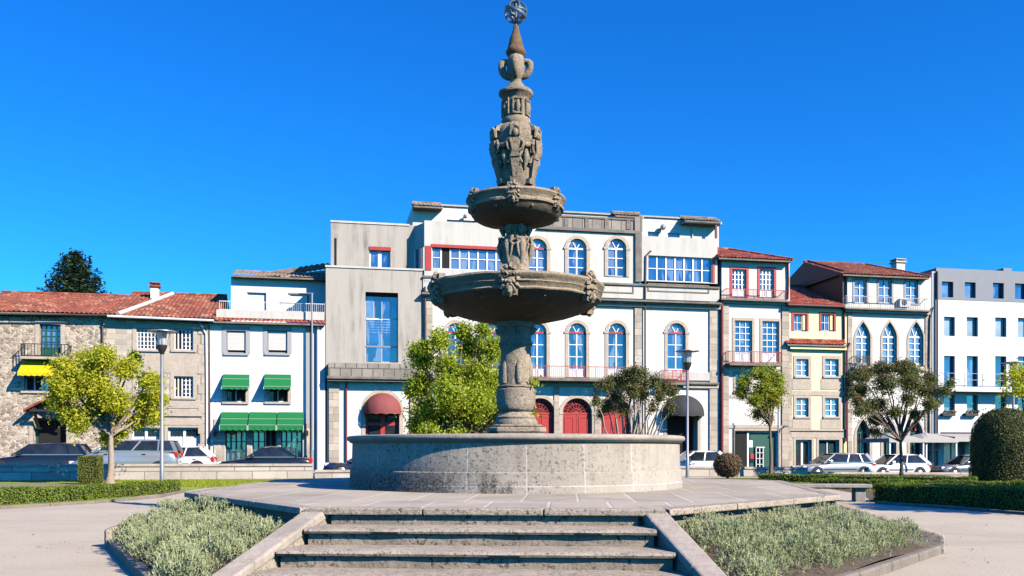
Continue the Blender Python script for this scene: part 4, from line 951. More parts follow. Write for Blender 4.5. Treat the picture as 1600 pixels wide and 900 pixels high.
h.roof('roof', 'tile_red', 1123, 1239, 404, 392.5, over=.55, depth=4.2, hl=1.3, hr=2.2, xr=1180)
h.box('cornice', 'trim_dark', 1127, 1236, 467.5, 470.5, -.45, .05, bevel=.02); h.box('cornice', 'trim', 1128, 1235, 470.5, 475, -.2, .05)
h.rail(1136, 1228, 452, 468, .4, 'redrail', n=40, th=.014)
h.box('pilaster', 'ashlar', 1129, 1139, 475, 745, -.08, .1); h.box('pilaster', 'ashlar', 1222, 1233.5, 475, 745, -.08, .1)
bal = h.box('balcony', 'trim_dark', 1140, 1223, 567.5, 571.5, -.8, -.002, bevel=.02); h.rail(1141, 1222, 549, 568, .74, 'redrail', parent=bal, n=34, th=.014)
h.box('string_course', 'trim', 1139, 1222, 664, 669, -.06, .05); h.box('string_course', 'trim', 1139, 1222, 618, 622, -.04, .05)
h.pipe([(1128, 466), (1128, 600), (1128, 735)], 'pipe_red', .1, .14)
h.pipe([(1231, 407), (1232, 440), (1231, 468)], 'pipe_red', .06, .1)
# ---------------------------------------------------------------- 6: yellow house
h = Bld('yellow_house', 'narrow pale yellow house with red framed top windows and red tile roof', 1234, 1324)
for x0, x1 in ((1240, 1260), (1283, 1303)):
    f = h.window('f', x0, 491, x1, 517, rd=.2, cols=3, rows=2, sur='red', sw=.14, dark=(), ft=.05)
    h.box('yellow_shutter', 'yellow2', x1-6, x1-.5, 492, 516, .05, .12, parent=f)
for y0, y1, yp0, yp1 in ((561, 588, 592, 609), (622, 651, 655, 670)):
    for x0, x1 in ((1244, 1263), (1289, 1310)):
        f = h.window('f', x0, y0, x1, y1, rd=.2, cols=2, rows=3, sur='trim', sw=.2, sill='trim', ft=.09, mt=.05, glass='glass_pale'); h.box('apron_panel', 'trim', x0-6, x1+5, yp0, yp1, -.03, .05, parent=f)
f = h.window('f', 1243, 687, 1268, 745, rd=.3, cols=2, rows=1, glass='glass_dark', sur='trim', sw=.17, name='door', ft=.12, mt=.08); h.window('f', 1279, 687, 1311, 716, rd=.3, cols=2, rows=1, glass='glass_dark', sur='trim', sw=.17, ft=.08)
h.wall('f', 'wall', 'yellow', 1234, 1324, 474, depth=8, xr=1278)
h.box('string_course', 'trim', 1236, 1321, 611, 618, -.05, .05); h.box('string_course', 'trim', 1236, 1321, 671, 684, -.05, .05); h.box('cable', 'iron', 1236, 1321, 673.2, 674.2, -.1, -.07)
h.box('corner_strip', 'ashlar', 1233.5, 1237.5, 540, 745, -.04, .05)
h.roof('roof', 'tile_red', 1231, 1322, 476, 449, over=.5, depth=5.0, xr=1275); h.box('fascia', 'pipe_red', 1232, 1321, 475.5, 478, -.5, -.42)
h.roof('middle_eave', 'tile_red', 1230, 1325, 538, 533, over=.4, depth=.02, back=False, xr=1278); h.box('yellow_cornice', 'yellow2', 1235, 1323, 541, 546, -.25, .05)
h.pipe([(1328, 536), (1323, 546), (1322.5, 600), (1322.5, 690)], 'pipe_red', .07, .12); h.pipe([(1319, 478), (1319.5, 530)], 'pipe_red', .05, .1)
a, z = h.p(1229, 667, -.35); b = MB(); b.tube([(a, -.02, z), (a-.1, -.4, z+.05)], .035, 6); b.ball((a-.1, -.5, z+.04), (.22, .16, .07)); b.build('wall_lamp', M['greymetal'], h.root)
# ---------------------------------------------------------------- 7: white house with gothic windows
h = Bld('gothic_house', 'white house with pointed gothic windows, red roof and white chimney', 1324, 1456)
for x0, x1 in ((1335, 1354), (1373, 1393), (1415, 1434)): h.window('f', x0, 437, x1, 474, rd=.2, cols=2, rows=3, sur='greyframe', sw=.13, ft=.07, glass='glass_pale')
for x in (1348.5, 1390, 1431.5): h.window('f', x-11, 503, x+11, 572, 'gothic', rd=.25, cols=2, rows=4, sur='trim', sw=.17, panel=.12, ft=.08, mt=.06, name='pointed_window', glass='glass_pale')
for x, d in ((1348.5, 1), (1390, 0), (1431.5, 0)): 
    f = h.window('f', x-10, 655, x+10, 745, 'gothic', rd=.4, cols=2, rows=1, fr='green', glass='glass_dark', sur='trim', sw=.2, name='pointed_door')
    if x == 1431.5: h.box('red_ornament', 'red', x-2, x+2, 664, 673, .2, .25, parent=f)
h.wall('f', 'wall', 'white', 1324, 1455, 431, depth=7.5, xr=1390)
rf = h.roof('roof', 'tile', 1317, 1454, 430.5, 416, over=.45, depth=4.4, hr=1.6, xr=1390, gable='darkwood')
a = h.sx(1318, -.05); zt = h.z(1318, 424, -.05); b = MB(); zr_ = h.z(1390, 412, 4.4)
b.hexa([(a-.04,-.02,0),(a+.05,-.02,0),(a+.05,7.4,0),(a-.04,7.4,0),(a-.04,-.02,zt),(a+.05,-.02,zt),(a+.05,7.4,zt),(a-.04,7.4,zt)]); b.add([(a-.04,-.3,zt),(a-.04,4.4,zr_),(a-.04,7.4,zt)], [(0,1,2)]); b.build('side_wall', M['darkwood'], h.root)
h.chimney(1401, 1414, 404, 418, 3.2, 'white', 'parapet', rf)
h.box('cornice', 'trim_dark', 1321, 1455, 482.5, 485, -.5, .05, bevel=.02); h.box('cornice', 'trim', 1322, 1454, 485, 489.5, -.28, .05)
h.rail(1322, 1450, 464, 482.5, .42, 'greymetal', n=46, th=.013)
b = MB(); a, c = h.sx(1405, -.2), h.sx(1421, -.2); z0, z1 = h.z(1413, 480, -.2), h.z(1413, 467, -.2); b.box(a, c, -.3, 0-.02, z0, z1); ac = b.build('air_conditioner', M['frame'], h.root, bevel=.02)
b = MB(); Q = Matrix.Rotation(R(90), 3, 'X')
b.tube([((a*.6+c*.4), -.31, (z0+z1)/2), ((a*.6+c*.4), -.29, (z0+z1)/2)], .2, 16); b.build('fan_grille', M['iron'], ac)
h.box('pilaster', 'ashlar', 1325, 1332, 489, 745, -.06, .1); h.box('pilaster', 'ashlar', 1446, 1454.5, 489, 745, -.06, .1); h.box('string_course', 'trim', 1325, 1455, 574, 579, -.1, .05); h.box('string_course', 'trim', 1325, 1455, 640, 646, -.06, .05)
h.box('balcony', 'trim', 1337, 1360, 573, 577, -.6, -.11); h.rail(1338, 1359, 556, 573, .55, 'iron', n=12)
for k in range(5):
    a, z = h.p(1329+random.uniform(-4, 4), 584+8*k, -.35)
    b = MB(); b.ball((a, -.35, z), (.24, .22, .2), 8, 6); b.build('hanging_flower_pot' , M['core'], h.root)
h.pipe([(1458, 480), (1453, 498), (1452, 560), (1452, 735)], 'pipe_dark', .05, .12)
# ---------------------------------------------------------------- 8: modern white block
h = Bld('modern_block', 'modern white block with flush square windows and a dark grey zinc top storey', 1456, 1720, cat='building')
cols_ = [(1471.5, 1489.5), (1507.5, 1524.5), (1551.5, 1568.5), (1586, 1604), (1632, 1650), (1668, 1686)]
cols2 = [(1475, 1492), (1510.5, 1528), (1555, 1572.5), (1590.5, 1608), (1636, 1654), (1672, 1690)]
for i, (x0, x1) in enumerate(cols_): dy = i*1.0; h.window('z', x0, 440+dy, x1, 464.5+dy, yo=-.02, rd=.3, cols=1, rows=1, fr='iron', ft=.03, glass='glass_pale' if i < 2 else 'glass')
for i, (x0, x1) in enumerate(cols2):
    d = i*.6
    h.window('f', x0, 495+d, x1, 525+d*1.1, rd=.3, cols=1, rows=1, fr='iron', ft=.03, glass='glass_grey'); h.window('f', x0, 556+d*.5, x1, 604+d*.5, rd=.3, cols=1, rows=1, fr='iron', ft=.03, glass='glass')
    f = h.window('f', x0, 617, x1, 645, rd=.3, cols=1, rows=1, fr='iron', ft=.03, glass='glass')
    if i < 4:
        bx = h.box('flower_box', 'darkwood', x0-1, x1+1, 645.5, 650, -.28, -.02, parent=f); b = MB()
        for k in range(26): a = h.sx(x0)+random.random()*(h.sx(x1)-h.sx(x0)); z = h.z(x0, 645); b.ball((a, -.15+random.uniform(-.1, .1), z+random.uniform(0, .14)), random.uniform(.04, .08), 5, 4)
        b.build('box_flowers', M['redbush'], bx)
for x0, x1 in ((1475, 1508), (1514, 1560), (1566, 1612), (1620, 1680)): h.window('f', x0, 688, x1, 745, rd=.4, cols=2, rows=1, fr='greymetal', ft=.08, glass='glass_grey', name='shop_window')
h.wall('f', 'wall', 'bright', 1466, 1720, 470, depth=9, xr=1530); h.wall('z', 'zinc_storey', 'zinc', 1463, 1722, 421.5, 470, yo=-.02, depth=9, xr=1530)
h.box('side_strip', 'greymetal', 1456, 1465.5, 424, 745, .02, 6, xr=1460); h.pipe([(1464.5, 424), (1464.5, 735)], 'pipe_dark', .06, .1)
h.box('roof_vent', 'zinc', 1568, 1581, 419, 425, 1.0, 2.0)
sl = h.box('balcony', 'bright', 1480, 1720, 605, 612, -.9, -.002, xr=1530); b = MB(); y = -.86; a, c = h.sx(1480, y), h.sx(1720, y)
for yy in (584, 594): z = h.z(1530, yy, y); b.tube([(a, y, z), (c, y, z)], .018, 6)
for k in range(10): x = a+(c-a)*k/9; b.tube([(x, y, h.z(1530, 606, y)), (x, y, h.z(1530, 584, y))], .02, 6)
b.build('railing', M['greymetal'], sl)
h.box('shop_fascia', 'iron', 1471, 1720, 675.5, 678, -.06, .02, xr=1530); b_ = h.box('shop_band', 'parapet', 1471, 1720, 679, 687, -.04, .02, xr=1530)
# ================================================================ ground, street, garden walls
YW = -11.7     # the garden wall line, metres in front of the houses
ss = [-400, -60, -40, -30, -20, -10, 0, 10, 20, 30, 40, 60, 400]
b = MB()
rows = [(-200, 0), (-40, 0), (YW-.0, 0), (YW+.02, None), (400, None)]
for (yo, z) in rows:
    for s_ in ss: b.v.append(tuple(front(s_, yo, (zroad(s_)-.02 if z is None else z))))
n = len(ss)
for j in range(len(rows)-1):
    for i in range(n-1): a = j*n+i; b.f.append((a, a+1, a+n+1, a+n))
tag(b.build('ground', M['gravel']), kind='structure')
def strip(name, mat, y0, y1, dz, s0=-60, s1=60):
    b = MB(); q = [s0+(s1-s0)*k/24 for k in range(25)]
    for s_ in q: b.v += [tuple(front(s_, y0, zroad(s_)+dz)), tuple(front(s_, y1, zroad(s_)+dz)), tuple(front(s_, y0, zroad(s_)+dz-.2)), tuple(front(s_, y1, zroad(s_)+dz-.2))]
    for k in range(24): o = 4*k; b.f += [(o, o+4, o+5, o+1), (o, o+2, o+6, o+4), (o+1, o+5, o+7, o+3)]
    return tag(b.build(name, mat), kind='structure')
strip('road', M['asphalt'], -10.4, -1.9, .004); strip('pavement', M['pavement'], -1.85, .3, .12); strip('garden_pavement', M['pavement'], -11.6, -10.45, .11)
def gwall(x0, x1, zt0, zt1, zb_, label):
    s0, s1 = px(x0, 740, YW)[0], px(x1, 740, YW)[0]; w = thing('garden_wall', label, 'wall', front((s0+s1)/2, YW, 0), AY); L = (s1-s0)/2
    b = MB(); b.hexa([(-L,0,zb_),(L,0,zb_),(L,.3,zb_),(-L,.3,zb_),(-L,0,zt0-.12),(L,0,zt1-.12),(L,.3,zt1-.12),(-L,.3,zt0-.12)]); b.build('wall', M['stone_wall'], w)
    b = MB(); n = max(1, int(2*L/1.6)); f = lambda t: zt0+(zt1-zt0)*t
    for k in range(n):
        t0, t1 = k/n, (k+1)/n; a, c = -L+2*L*t0+.004, -L+2*L*t1-.004
        b.hexa([(a,-.05,f(t0)-.118),(c,-.05,f(t1)-.118),(c,.35,f(t1)-.118),(a,.35,f(t0)-.118),(a,-.05,f(t0)),(c,-.05,f(t1)),(c,.35,f(t1)),(a,.35,f(t0))])
    b.build('coping', M['coping'], w, bevel=.015)
    return w
gwall(-120, 489, .73, .70, -.6, 'low pale stone block garden wall in front of the stone houses and green awnings')
gwall(492, 700, .42, .40, -.6, 'lower shaded stretch of garden wall just left of the fountain basin')
gwall(900, 1262, .60, .44, -.7, 'pale stone garden wall between the fountain basin and the round reddish bush')
gwall(1263, 1720, .22, .05, -.8, 'lowest stretch of garden wall in front of the gothic house and the white hatchback')
# lawns and garden soil
def sheet(name, mat, pts, z, kind='structure', sub=1, label=None):
    b = MB(); P = [gp(x, y) for x, y in pts]; b.add([(p.x, p.y, z) for p in P], [tuple(range(len(P)))[::-1]]); return tag(b.build(name, mat), label, None, None, kind)
lawnL = [(-160, 802), (0, 792), (150, 783), (286, 768), (320, 762.5), (420, 756), (540, 752), (700, 749), (700, 746.7), (-160, 748.2)]
lawnR = [(1100, 749), (1180, 752), (1260, 758), (1345, 772), (1364, 784), (1500, 793), (1800, 815), (1800, 746), (1100, 746.7)]
sheet('lawn', M['lawn'], lawnL, .004); sheet('dry_flower_bed', M['drybed'], [(-160, 800), (0, 790), (150, 781), (283, 766.5), (283, 758), (120, 754.5), (-160, 755)], .009); sheet('garden_soil', M['soil'], lawnR, .004)
def inpoly(x, y, P):
    r = False
    for i in range(len(P)):
        (x0, y0), (x1, y1) = P[i], P[i-1]
        if (y0 > y) != (y1 > y) and x < (x1-x0)*(y-y0)/(y1-y0)+x0: r = not r
    return r
def blades(name, mat, P, n, hmin, hmax, w, label=None):
    xs = [p[0] for p in P]; ys = [p[1] for p in P]; b = MB(); k = 0
    while k < n:
        x, y = random.uniform(min(xs), max(xs)), random.uniform(min(ys), max(ys))
        if not inpoly(x, y, P): continue
        k += 1; a = random.random()*6.28; d = Vector((math.cos(a), math.sin(a), 0)); h = random.uniform(hmin, hmax); l = Vector((random.uniform(-.5, .5), random.uniform(-.5, .5), 0))*h
        p = Vector((x, y, 0)); b.add([p-d*w, p+d*w, p+l+Vector((0, 0, h))], [(0, 1, 2)])
    return tag(b.build(name, mat), label, None, None, 'stuff')
GL = [(gp(x, y).x, gp(x, y).y) for x, y in [(-60, 753), (150, 753.5), (286, 761), (320, 762), (420, 755.5), (540, 752), (640, 749), (640, 747.2), (-60, 748.6)]]
blades('grass', M['grass'], GL, 26000, .03, .09, .012)
GR = [(gp(x, y).x, gp(x, y).y) for x, y in [(1110, 749.5), (1260, 757), (1345, 768), (1600, 775), (1600, 748), (1110, 747.2)]]
blades('grass', M['grass'], GR, 12000, .02, .07, .012)
def kerbline(label, pts, h=.1, w=.14):
    P = [gp(x, y) for x, y in pts]; b = MB()
    for p, q in zip(P, P[1:]):
        d = (q-p); L = d.length; d /= L; n_ = max(1, int(L/.95)); nr = Vector((-d.y, d.x, 0))*w
        for k in range(n_):
            a, c = p+d*(L*k/n_+.006), p+d*(L*(k+1)/n_-.006); b.prism_xy([(v.x, v.y) for v in (a, c, c+nr, a+nr)], -.05, h+random.uniform(-.008, .008))
    o = b.build('kerb', M['kerb'], bevel=.015); return tag(o, kind='structure')
kerbline('', [(-160, 806), (0, 796), (150, 787), (250, 778), (291, 769)], .07)
kerbline('', [(1366, 787), (1500, 797), (1640, 808), (1800, 820)], .07)
# ================================================================ plants
def leafquad(b, p, sz, nrm=None, asp=.55, droop=0):
    if nrm is None: nrm = Vector((random.gauss(0, 1), random.gauss(0, 1), random.gauss(0, 1)+.25))
    nrm = nrm.normalized(); t = nrm.cross(Vector((random.gauss(0, 1), random.gauss(0, 1), random.gauss(0, 1)-droop))); 
    if t.length < 1e-3: t = nrm.orthogonal()
    t = t.normalized(); u = nrm.cross(t); s_ = sz*random.uniform(.7, 1.3); a, c = t*s_, u*s_*asp
    b.add([p-a*.5, p-a*.05+c*.5, p+a*.55-nrm*s_*.12, p-a*.05-c*.5], [(0, 1, 2, 3)])
def crown(b, clumps, n, leaf, asp=.55, droop=0, fill=.55):
    k_ = 1.25 if fill < .3 else 1.0
    clumps = [(c, tuple(q*k_*random.uniform(.85, 1.15) for q in r)) for c, r in clumps]
    """clumps: (centre, radii); leaves gather towards each clump's shell, in little sprays"""
    tot = sum(r[0]*r[1]*r[2] for c, r in clumps)**.5 if False else sum((r[0]*r[1]*r[2])**.67 for c, r in clumps)
    for c, r in clumps:
        m = int(n*(r[0]*r[1]*r[2])**.67/tot); k = 0; c = Vector(c)
        while k < m:
            d = Vector((random.gauss(0, 1), random.gauss(0, 1), random.gauss(0, 1))).normalized(); rr = (fill+(1-fill)*random.random())*random.uniform(.8, 1.1) if random.random() < .55 else abs(random.gauss(0, .7))
            q = c+Vector((d.x*r[0], d.y*r[1], d.z*r[2]))*rr; m2 = random.randint(3, 7)
            for j in range(m2): 
                o = Vector((random.gauss(0, 1), random.gauss(0, 1), random.gauss(0, 1)-droop*.6))*leaf*.9
                leafquad(b, q+o, leaf, (d+Vector((random.gauss(0, .8), random.gauss(0, .8), random.gauss(0, .8)+.3))), asp, droop); k += 1
def limbs(b, p0, targets, r0, n=6, wob=.08, sag=.15):
    for t in targets:
        t = Vector(t); p0 = Vector(p0); pts = []; N = 6
        for k in range(N+1):
            f = k/N; q = p0.lerp(t, f); q.z += sag*math.sin(math.pi*f)*(t-p0).length*.3; q += Vector((random.uniform(-1, 1), random.uniform(-1, 1), 0))*wob*(0 if k in (0, N) else 1)*(t-p0).length*.3
            pts.append(q)
        b.tube(pts, [r0*(1-.8*k/N) for k in range(N+1)], n, cap=False)
def make_tree(name, label, loc, trunk_h, r0, clumps, n, leaf, mat, bark, group=None, asp=.55, droop=0, lean=(0, 0), stems=1, twig=2, fill=.55, top=None):
    t = thing(name, label, 'tree', loc, 0, group); b = MB(); L = Vector((lean[0], lean[1], trunk_h))
    if stems == 1:
        N = 7; b.tube([Vector((L.x*f+.05*r0*6*math.sin(f*5), L.y*f, trunk_h*f)) for f in [k/N for k in range(N+1)]], [r0*(1.35-.25*min(1, k)-.45*k/N) if k else r0*1.5 for k in range(N+1)], 10)
        limbs(b, L-Vector((0, 0, .05)), [Vector(c)+Vector((random.uniform(-.2, .2)*r[0], random.uniform(-.2, .2)*r[1], .1*r[2])) for c, r in clumps], r0*.55)
    else:
        for c, r in clumps:
            a = Vector((random.uniform(-.12, .12), random.uniform(-.12, .12), 0)); limbs(b, a, [Vector(c)], r0, 7, .12, .1)
    for c, r in clumps:
        c = Vector(c)
        for k in range(twig):
            d = Vector((random.gauss(0, 1), random.gauss(0, 1), random.gauss(0, .7)+.3)).normalized(); e = c+Vector((d.x*r[0], d.y*r[1], d.z*r[2]))*.9; limbs(b, c-Vector((0, 0, r[2]*.3)), [e], r0*.2, 5, .2)
    b.build('trunk', M[bark], t, smooth=70)
    b = MB(); crown(b, clumps, n, leaf, asp, droop, fill); b.build('crown', M[mat], t)
    if top:
        b = MB(); crown(b, top[0], top[1], leaf*.9, asp, 0, .3); b.build('tip_foliage', M[top[2]], t)
    return t
def clumpset(n, R_, H, zc, rmin, rmax, seed, flat=.8, bottom=-1, ybias=1.0):
    rnd = random.Random(seed); out = []
    while len(out) < n:
        a, e = rnd.uniform(0, 6.283), rnd.uniform(-1, 1); rr = rnd.uniform(.35, 1)**.6
        p = Vector((math.cos(a)*R_*rr*math.sqrt(max(0, 1-e*e*.8)), math.sin(a)*R_*ybias*rr*math.sqrt(max(0, 1-e*e*.8)), zc+e*H*.9))
        if p.z < zc+bottom*H: continue
        q = rnd.uniform(rmin, rmax); out.append((tuple(p), (q, q, q*flat)))
    return out
# yellow-green tree on the left lawn
p = gp(171, 755.5); sc_ = (p.y/F)
P = lambda x, y: ((x-173)*.93*sc_, EYE+(HOR-y)*sc_)
cl = []
rnd = random.Random(4)
for x, y, r in ((112,575,.5),(128,610,.55),(150,565,.55),(165,600,.7),(185,562,.5),(205,575,.55),(225,590,.5),(240,618,.45),(222,625,.6),(195,625,.7),(150,635,.65),(120,645,.5),(103,625,.45),(108,600,.45),(135,660,.5),(165,655,.55),(205,655,.45),(232,648,.45),(160,685,.3),(130,588,.5),(245,598,.3),(212,556,.3),(118,555,.25),(98,650,.28),(180,675,.3),(170,552,.3)):
    X, Zz = P(x, y); cl.append(((X, rnd.uniform(-1.2, 1.2)*(1 if r > .4 else .6), Zz), (r, r, r*.85)))
make_tree('lime_tree', 'yellow-green leafy tree on the left lawn beside a lamp post', p, 1.95, .13, cl, 46000, .1, 'lime', 'bark_pale', droop=.9, fill=.35, lean=(.1, 0))
# full green tree behind the fountain
p = Vector((-1.75, 28.5, 0)); sc_ = p.y/F; P = lambda x, y: ((x-800)*sc_-p.x, EYE+(HOR-y)*sc_); cl = []
for x, y, r in ((660,560,.42),(655,600,.5),(665,640,.5),(690,535,.4),(700,575,.6),(705,620,.65),(695,655,.5),(735,540,.5),(745,585,.6),(745,630,.65),(740,665,.5),(770,545,.45),(775,600,.55),(778,650,.5),(725,518,.3),(755,515,.28),(648,545,.22),(650,665,.3),(668,545,.25),(800,630,.4),(795,575,.35),(715,690,.5),(675,675,.35),(640,612,.2)):
    X, Zz = P(x, y); cl.append(((X, rnd.uniform(-1, 1)*.8, Zz), (r, r, r*.95)))
make_tree('broadleaf_tree', 'dense bright green tree standing right behind the fountain column', p, 1.2, .12, cl, 50000, .092, 'midgreen', 'bark', fill=.35, droop=.2)
# crape myrtle behind the basin
p = Vector((3.75, 28.5, 0)); P = lambda x, y: ((x-800)*sc_-p.x, EYE+(HOR-y)*sc_); cl = []
for x, y, r in ((945,605,.26),(960,598,.3),(980,592,.36),(1000,592,.34),(965,620,.3),(1020,600,.26),(1040,605,.22),(985,612,.36),(1005,618,.3),(1028,622,.24),(1050,615,.2),(950,635,.24),(930,628,.16),(975,640,.24),(940,648,.13),(1045,640,.15),(1015,640,.16),(990,583,.22)):
    X, Zz = P(x, y); cl.append(((X, rnd.uniform(-1, 1)*.7, Zz), (r, r, r*.8)))
make_tree('crape_myrtle', 'many-stemmed crape myrtle with thin reddish foliage behind the right side of the basin', p, 1.2, .055, cl, 13000, .065, 'myrtle', 'bark_pale', 'crape myrtle trees', stems=3, twig=2, fill=.2, top=([((c[0], c[1], c[2]+.12), (r[0]*.9, r[1]*.9, r[2]*.7)) for c, r in cl], 6000, 'myrtle_red'))
# slim tree in front of the pink house
p = gp(1204, 745.5); sc_ = p.y/F; P = lambda x, y: ((x-1204)*sc_, EYE+(HOR-y)*sc_); cl = []
for x, y, r in ((1165,595,.4),(1160,612,.35),(1185,585,.5),(1205,590,.5),(1190,610,.65),(1212,608,.5),(1175,625,.45),(1200,632,.5),(1215,625,.35),(1190,645,.35),(1205,655,.25),(1220,592,.3),(1155,600,.22)):
    X, Zz = P(x, y); cl.append(((X, rnd.uniform(-1, 1)*.7, Zz), (r, r, r*.85)))
make_tree('young_tree', 'slim young green tree in front of the narrow pink house', p, 2.5, .085, cl, 19000, .095, 'smallgreen', 'bark', fill=.35, droop=.4)
# umbrella-shaped crape myrtle on the right
p = gp(1408, 746.5); sc_ = p.y/F; P = lambda x, y: ((x-1408)*sc_, EYE+(HOR-y)*sc_); cl = []
for x, y, r in ((1340,590,.4),(1360,582,.45),(1385,577,.5),(1410,576,.5),(1435,580,.45),(1455,592,.35),(1350,610,.45),(1380,600,.55),(1415,600,.5),(1445,610,.4),(1332,630,.32),(1355,635,.4),(1385,630,.4),(1415,625,.35),(1440,632,.35),(1465,612,.26),(1475,600,.2),(1375,655,.38),(1395,645,.35),(1425,648,.28),(1335,645,.25),(1378,675,.3),(1460,630,.2),(1326,618,.15)):
    X, Zz = P(x, y); cl.append(((X, rnd.uniform(-1, 1)*.9, Zz), (r, r, r*.75)))
make_tree('crape_myrtle', 'umbrella-shaped crape myrtle with one slim brown trunk before the gothic house', p, 1.75, .09, cl, 36000, .085, 'myrtle', 'bark', 'crape myrtle trees', fill=.25, top=([((c[0], c[1], c[2]+.15), (r[0]*.9, r[1]*.9, r[2]*.7)) for c, r in cl[:11]], 9000, 'myrtle_red'))
# tree at the right edge, and one more beyond the frame whose shade falls into the garden
p = Vector((22.3, 38.6, 0)); cl = clumpset(16, 1.6, 1.5, 3.4, .45, .75, 5)
make_tree('leafy_tree', 'yellowish green tree behind the tall clipped topiary and lamp', p, 2.0, .1, cl, 8000, .12, 'lime', 'bark', fill=.35, droop=.5)
make_tree('leafy_tree', 'dark green tree beyond the right edge that shades the stone bench', Vector((15.7, 15.9, 0)), 2.2, .16, clumpset(16, 1.5, .8, 4.6, .45, .7, 8), 5000, .22, 'myrtle', 'bark', fill=.3)
# conifer beyond the left roofs
p = front(px(118, 470, 24)[0], 24, 0); b = MB(); t = thing('conifer', 'dark layered conifer rising behind the red tiled roof', 'tree', p); sc_ = p.y/F
b.tube([(0, 0, 0), (0, 0, EYE+(HOR-396)*sc_)], [.35, .05], 8); b.build('trunk', M['bark'], t)
b = MB(); zt = EYE+(HOR-397)*sc_; zb_ = zt-6.0
for lv in range(13):
    f = lv/12; z = zt-.1-(zt-zb_)*f; rad = .55+3.0*f**.7*(1-.2*(f > .85)); m = 8+lv
    for k in range(m):
        a = 6.283*(k+random.random()*.7)/m; rr = rad*random.uniform(.7, 1.1); d = Vector((math.cos(a), math.sin(a), 0)); d2 = Vector((-d.y, d.x, 0))
        for q in range(int(22+rr*20)):
            w = random.random()**.7; pp = d*rr*w+d2*random.gauss(0, .12+.16*w)*rr*.5+Vector((0, 0, z-.12*rr*w+.32*rr*w*w+random.gauss(0, .17)))
            leafquad(b, pp, .36, Vector((random.gauss(0, .6), random.gauss(0, .6), 1)), .4)
b.build('crown', M['conifer'], t)
# wooded hill far left
b = MB(); rnd = random.Random(3)
for k in range(5200):
    x = rnd.uniform(-210, -95); y = 260+rnd.uniform(-12, 12); top = EYE+(HOR-(467.5+max(0, ((x/y*F+800)-20))*.12))*y/F; z = rnd.uniform(4, top) if rnd.random() < .45 else top-abs(rnd.gauss(0, 1.2))
    leafquad(b, Vector((x, y, z+.5*math.sin(x*.8))), 2.0)
tag(b.build('wooded_hill', M['hill']), kind='stuff')
b = MB(); n = 24; 
for k in range(n+1):
    x = -230+150*k/n; top = (EYE+(HOR-469)*262/F)*(1-max(0, (k-14)/14)**2); b.v += [(x, 250, -2), (x, 268, top-1.5), (x, 330, top+2), (x, 420, -2)]
for k in range(n):
    for j in range(3): a = 4*k+j; b.f.append((a, a+4, a+5, a+1))
tag(b.build('hill', M['lawn'], smooth=180), kind='structure')
# ---------------------------------------------------------------- clipped hedges
def shell(b, fn, area, dens, leaf, inset=.0):
    for k in range(int(area*dens)):
        p, n_ = fn(); p = p+n_*random.gauss(0, leaf*.35)-n_*inset
        leafquad(b, p, leaf, n_+Vector((random.gauss(0, .55), random.gauss(0, .55), random.gauss(0, .55))), .6)
def box_hedge(name, label, cat, A, B_, w, h, mat, dens=900, leaf=.05, group=None):
    """a straight clipped hedge from A to B (ground points on its near edge), w deep"""
    d = (B_-A); L = d.length; t = thing(name, label, cat, (A+B_)/2, math.atan2(d.y, d.x), group); b = MB()
    def fn():
        wt = [L*h, L*w, w*h, w*h, L*h]; r = random.random()*sum(wt); i = 0
        while r > wt[i]: r -= wt[i]; i += 1
        u, v = random.uniform(-L/2, L/2), random.random(); q = random.random(); bulge = .02*math.sin(u*3.3)+.012*math.sin(u*9)
        if i == 0: return Vector((u, 0+bulge, v*h)), Vector((0, -1, .15))
        if i == 1: return Vector((u, v*w, h+bulge)), Vector((0, 0, 1))
        if i == 2: return Vector((-L/2, q*w, v*h)), Vector((-1, 0, .1))
        if i == 3: return Vector((L/2, q*w, v*h)), Vector((1, 0, .1))
        return Vector((u, w, v*h)), Vector((0, 1, .1))
    shell(b, fn, 2*L*h+L*w+2*w*h, dens, leaf); b.build('foliage', M[mat], t)
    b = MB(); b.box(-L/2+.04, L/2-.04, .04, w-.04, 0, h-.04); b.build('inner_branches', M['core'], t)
    return t
g3 = 'clipped low hedges of the garden'
A, B_ = gp(-150, 798), gp(130, 782.5); box_hedge('hedge', 'low bright green clipped hedge leading in from the left edge of the lawn', 'hedge', A, B_, .6, .37, 'boxhedge', 1500, .045, g3)
A, B_ = gp(131, 782.5), gp(283, 769.5); box_hedge('hedge', 'low clipped hedge with a dark shadow gap below the lime tree and lamp post', 'hedge', A, B_, .6, .35, 'boxhedge', 1500, .045, g3)
A = gp(122, 757.5); B_ = gp(153, 757.5); box_hedge('clipped_shrub', 'square olive green clipped shrub on the left lawn beside the lime tree', 'shrub', A, B_, .45, 1.08, 'cubehedge', 1500, .05)
A, B_ = gp(1185, 752.5), gp(1525, 758.5); box_hedge('hedge', 'long thin clipped hedge running along the low wall on the right', 'hedge', A, B_, .7, .30, 'boxhedge', 1100, .05, g3)
A, B_ = gp(1268, 763.5), gp(1700, 771); box_hedge('hedge', 'clipped hedge in the middle row, between bench and topiary', 'hedge', A, B_, .5, .32, 'boxhedge', 1300, .045, g3)
A, B_ = gp(1364, 783.5), gp(1760, 810); box_hedge('hedge', 'nearest clipped hedge on the right, its front in shade beside the bench', 'hedge', A, B_, 1.2, .47, 'boxhedge', 1600, .04, g3)
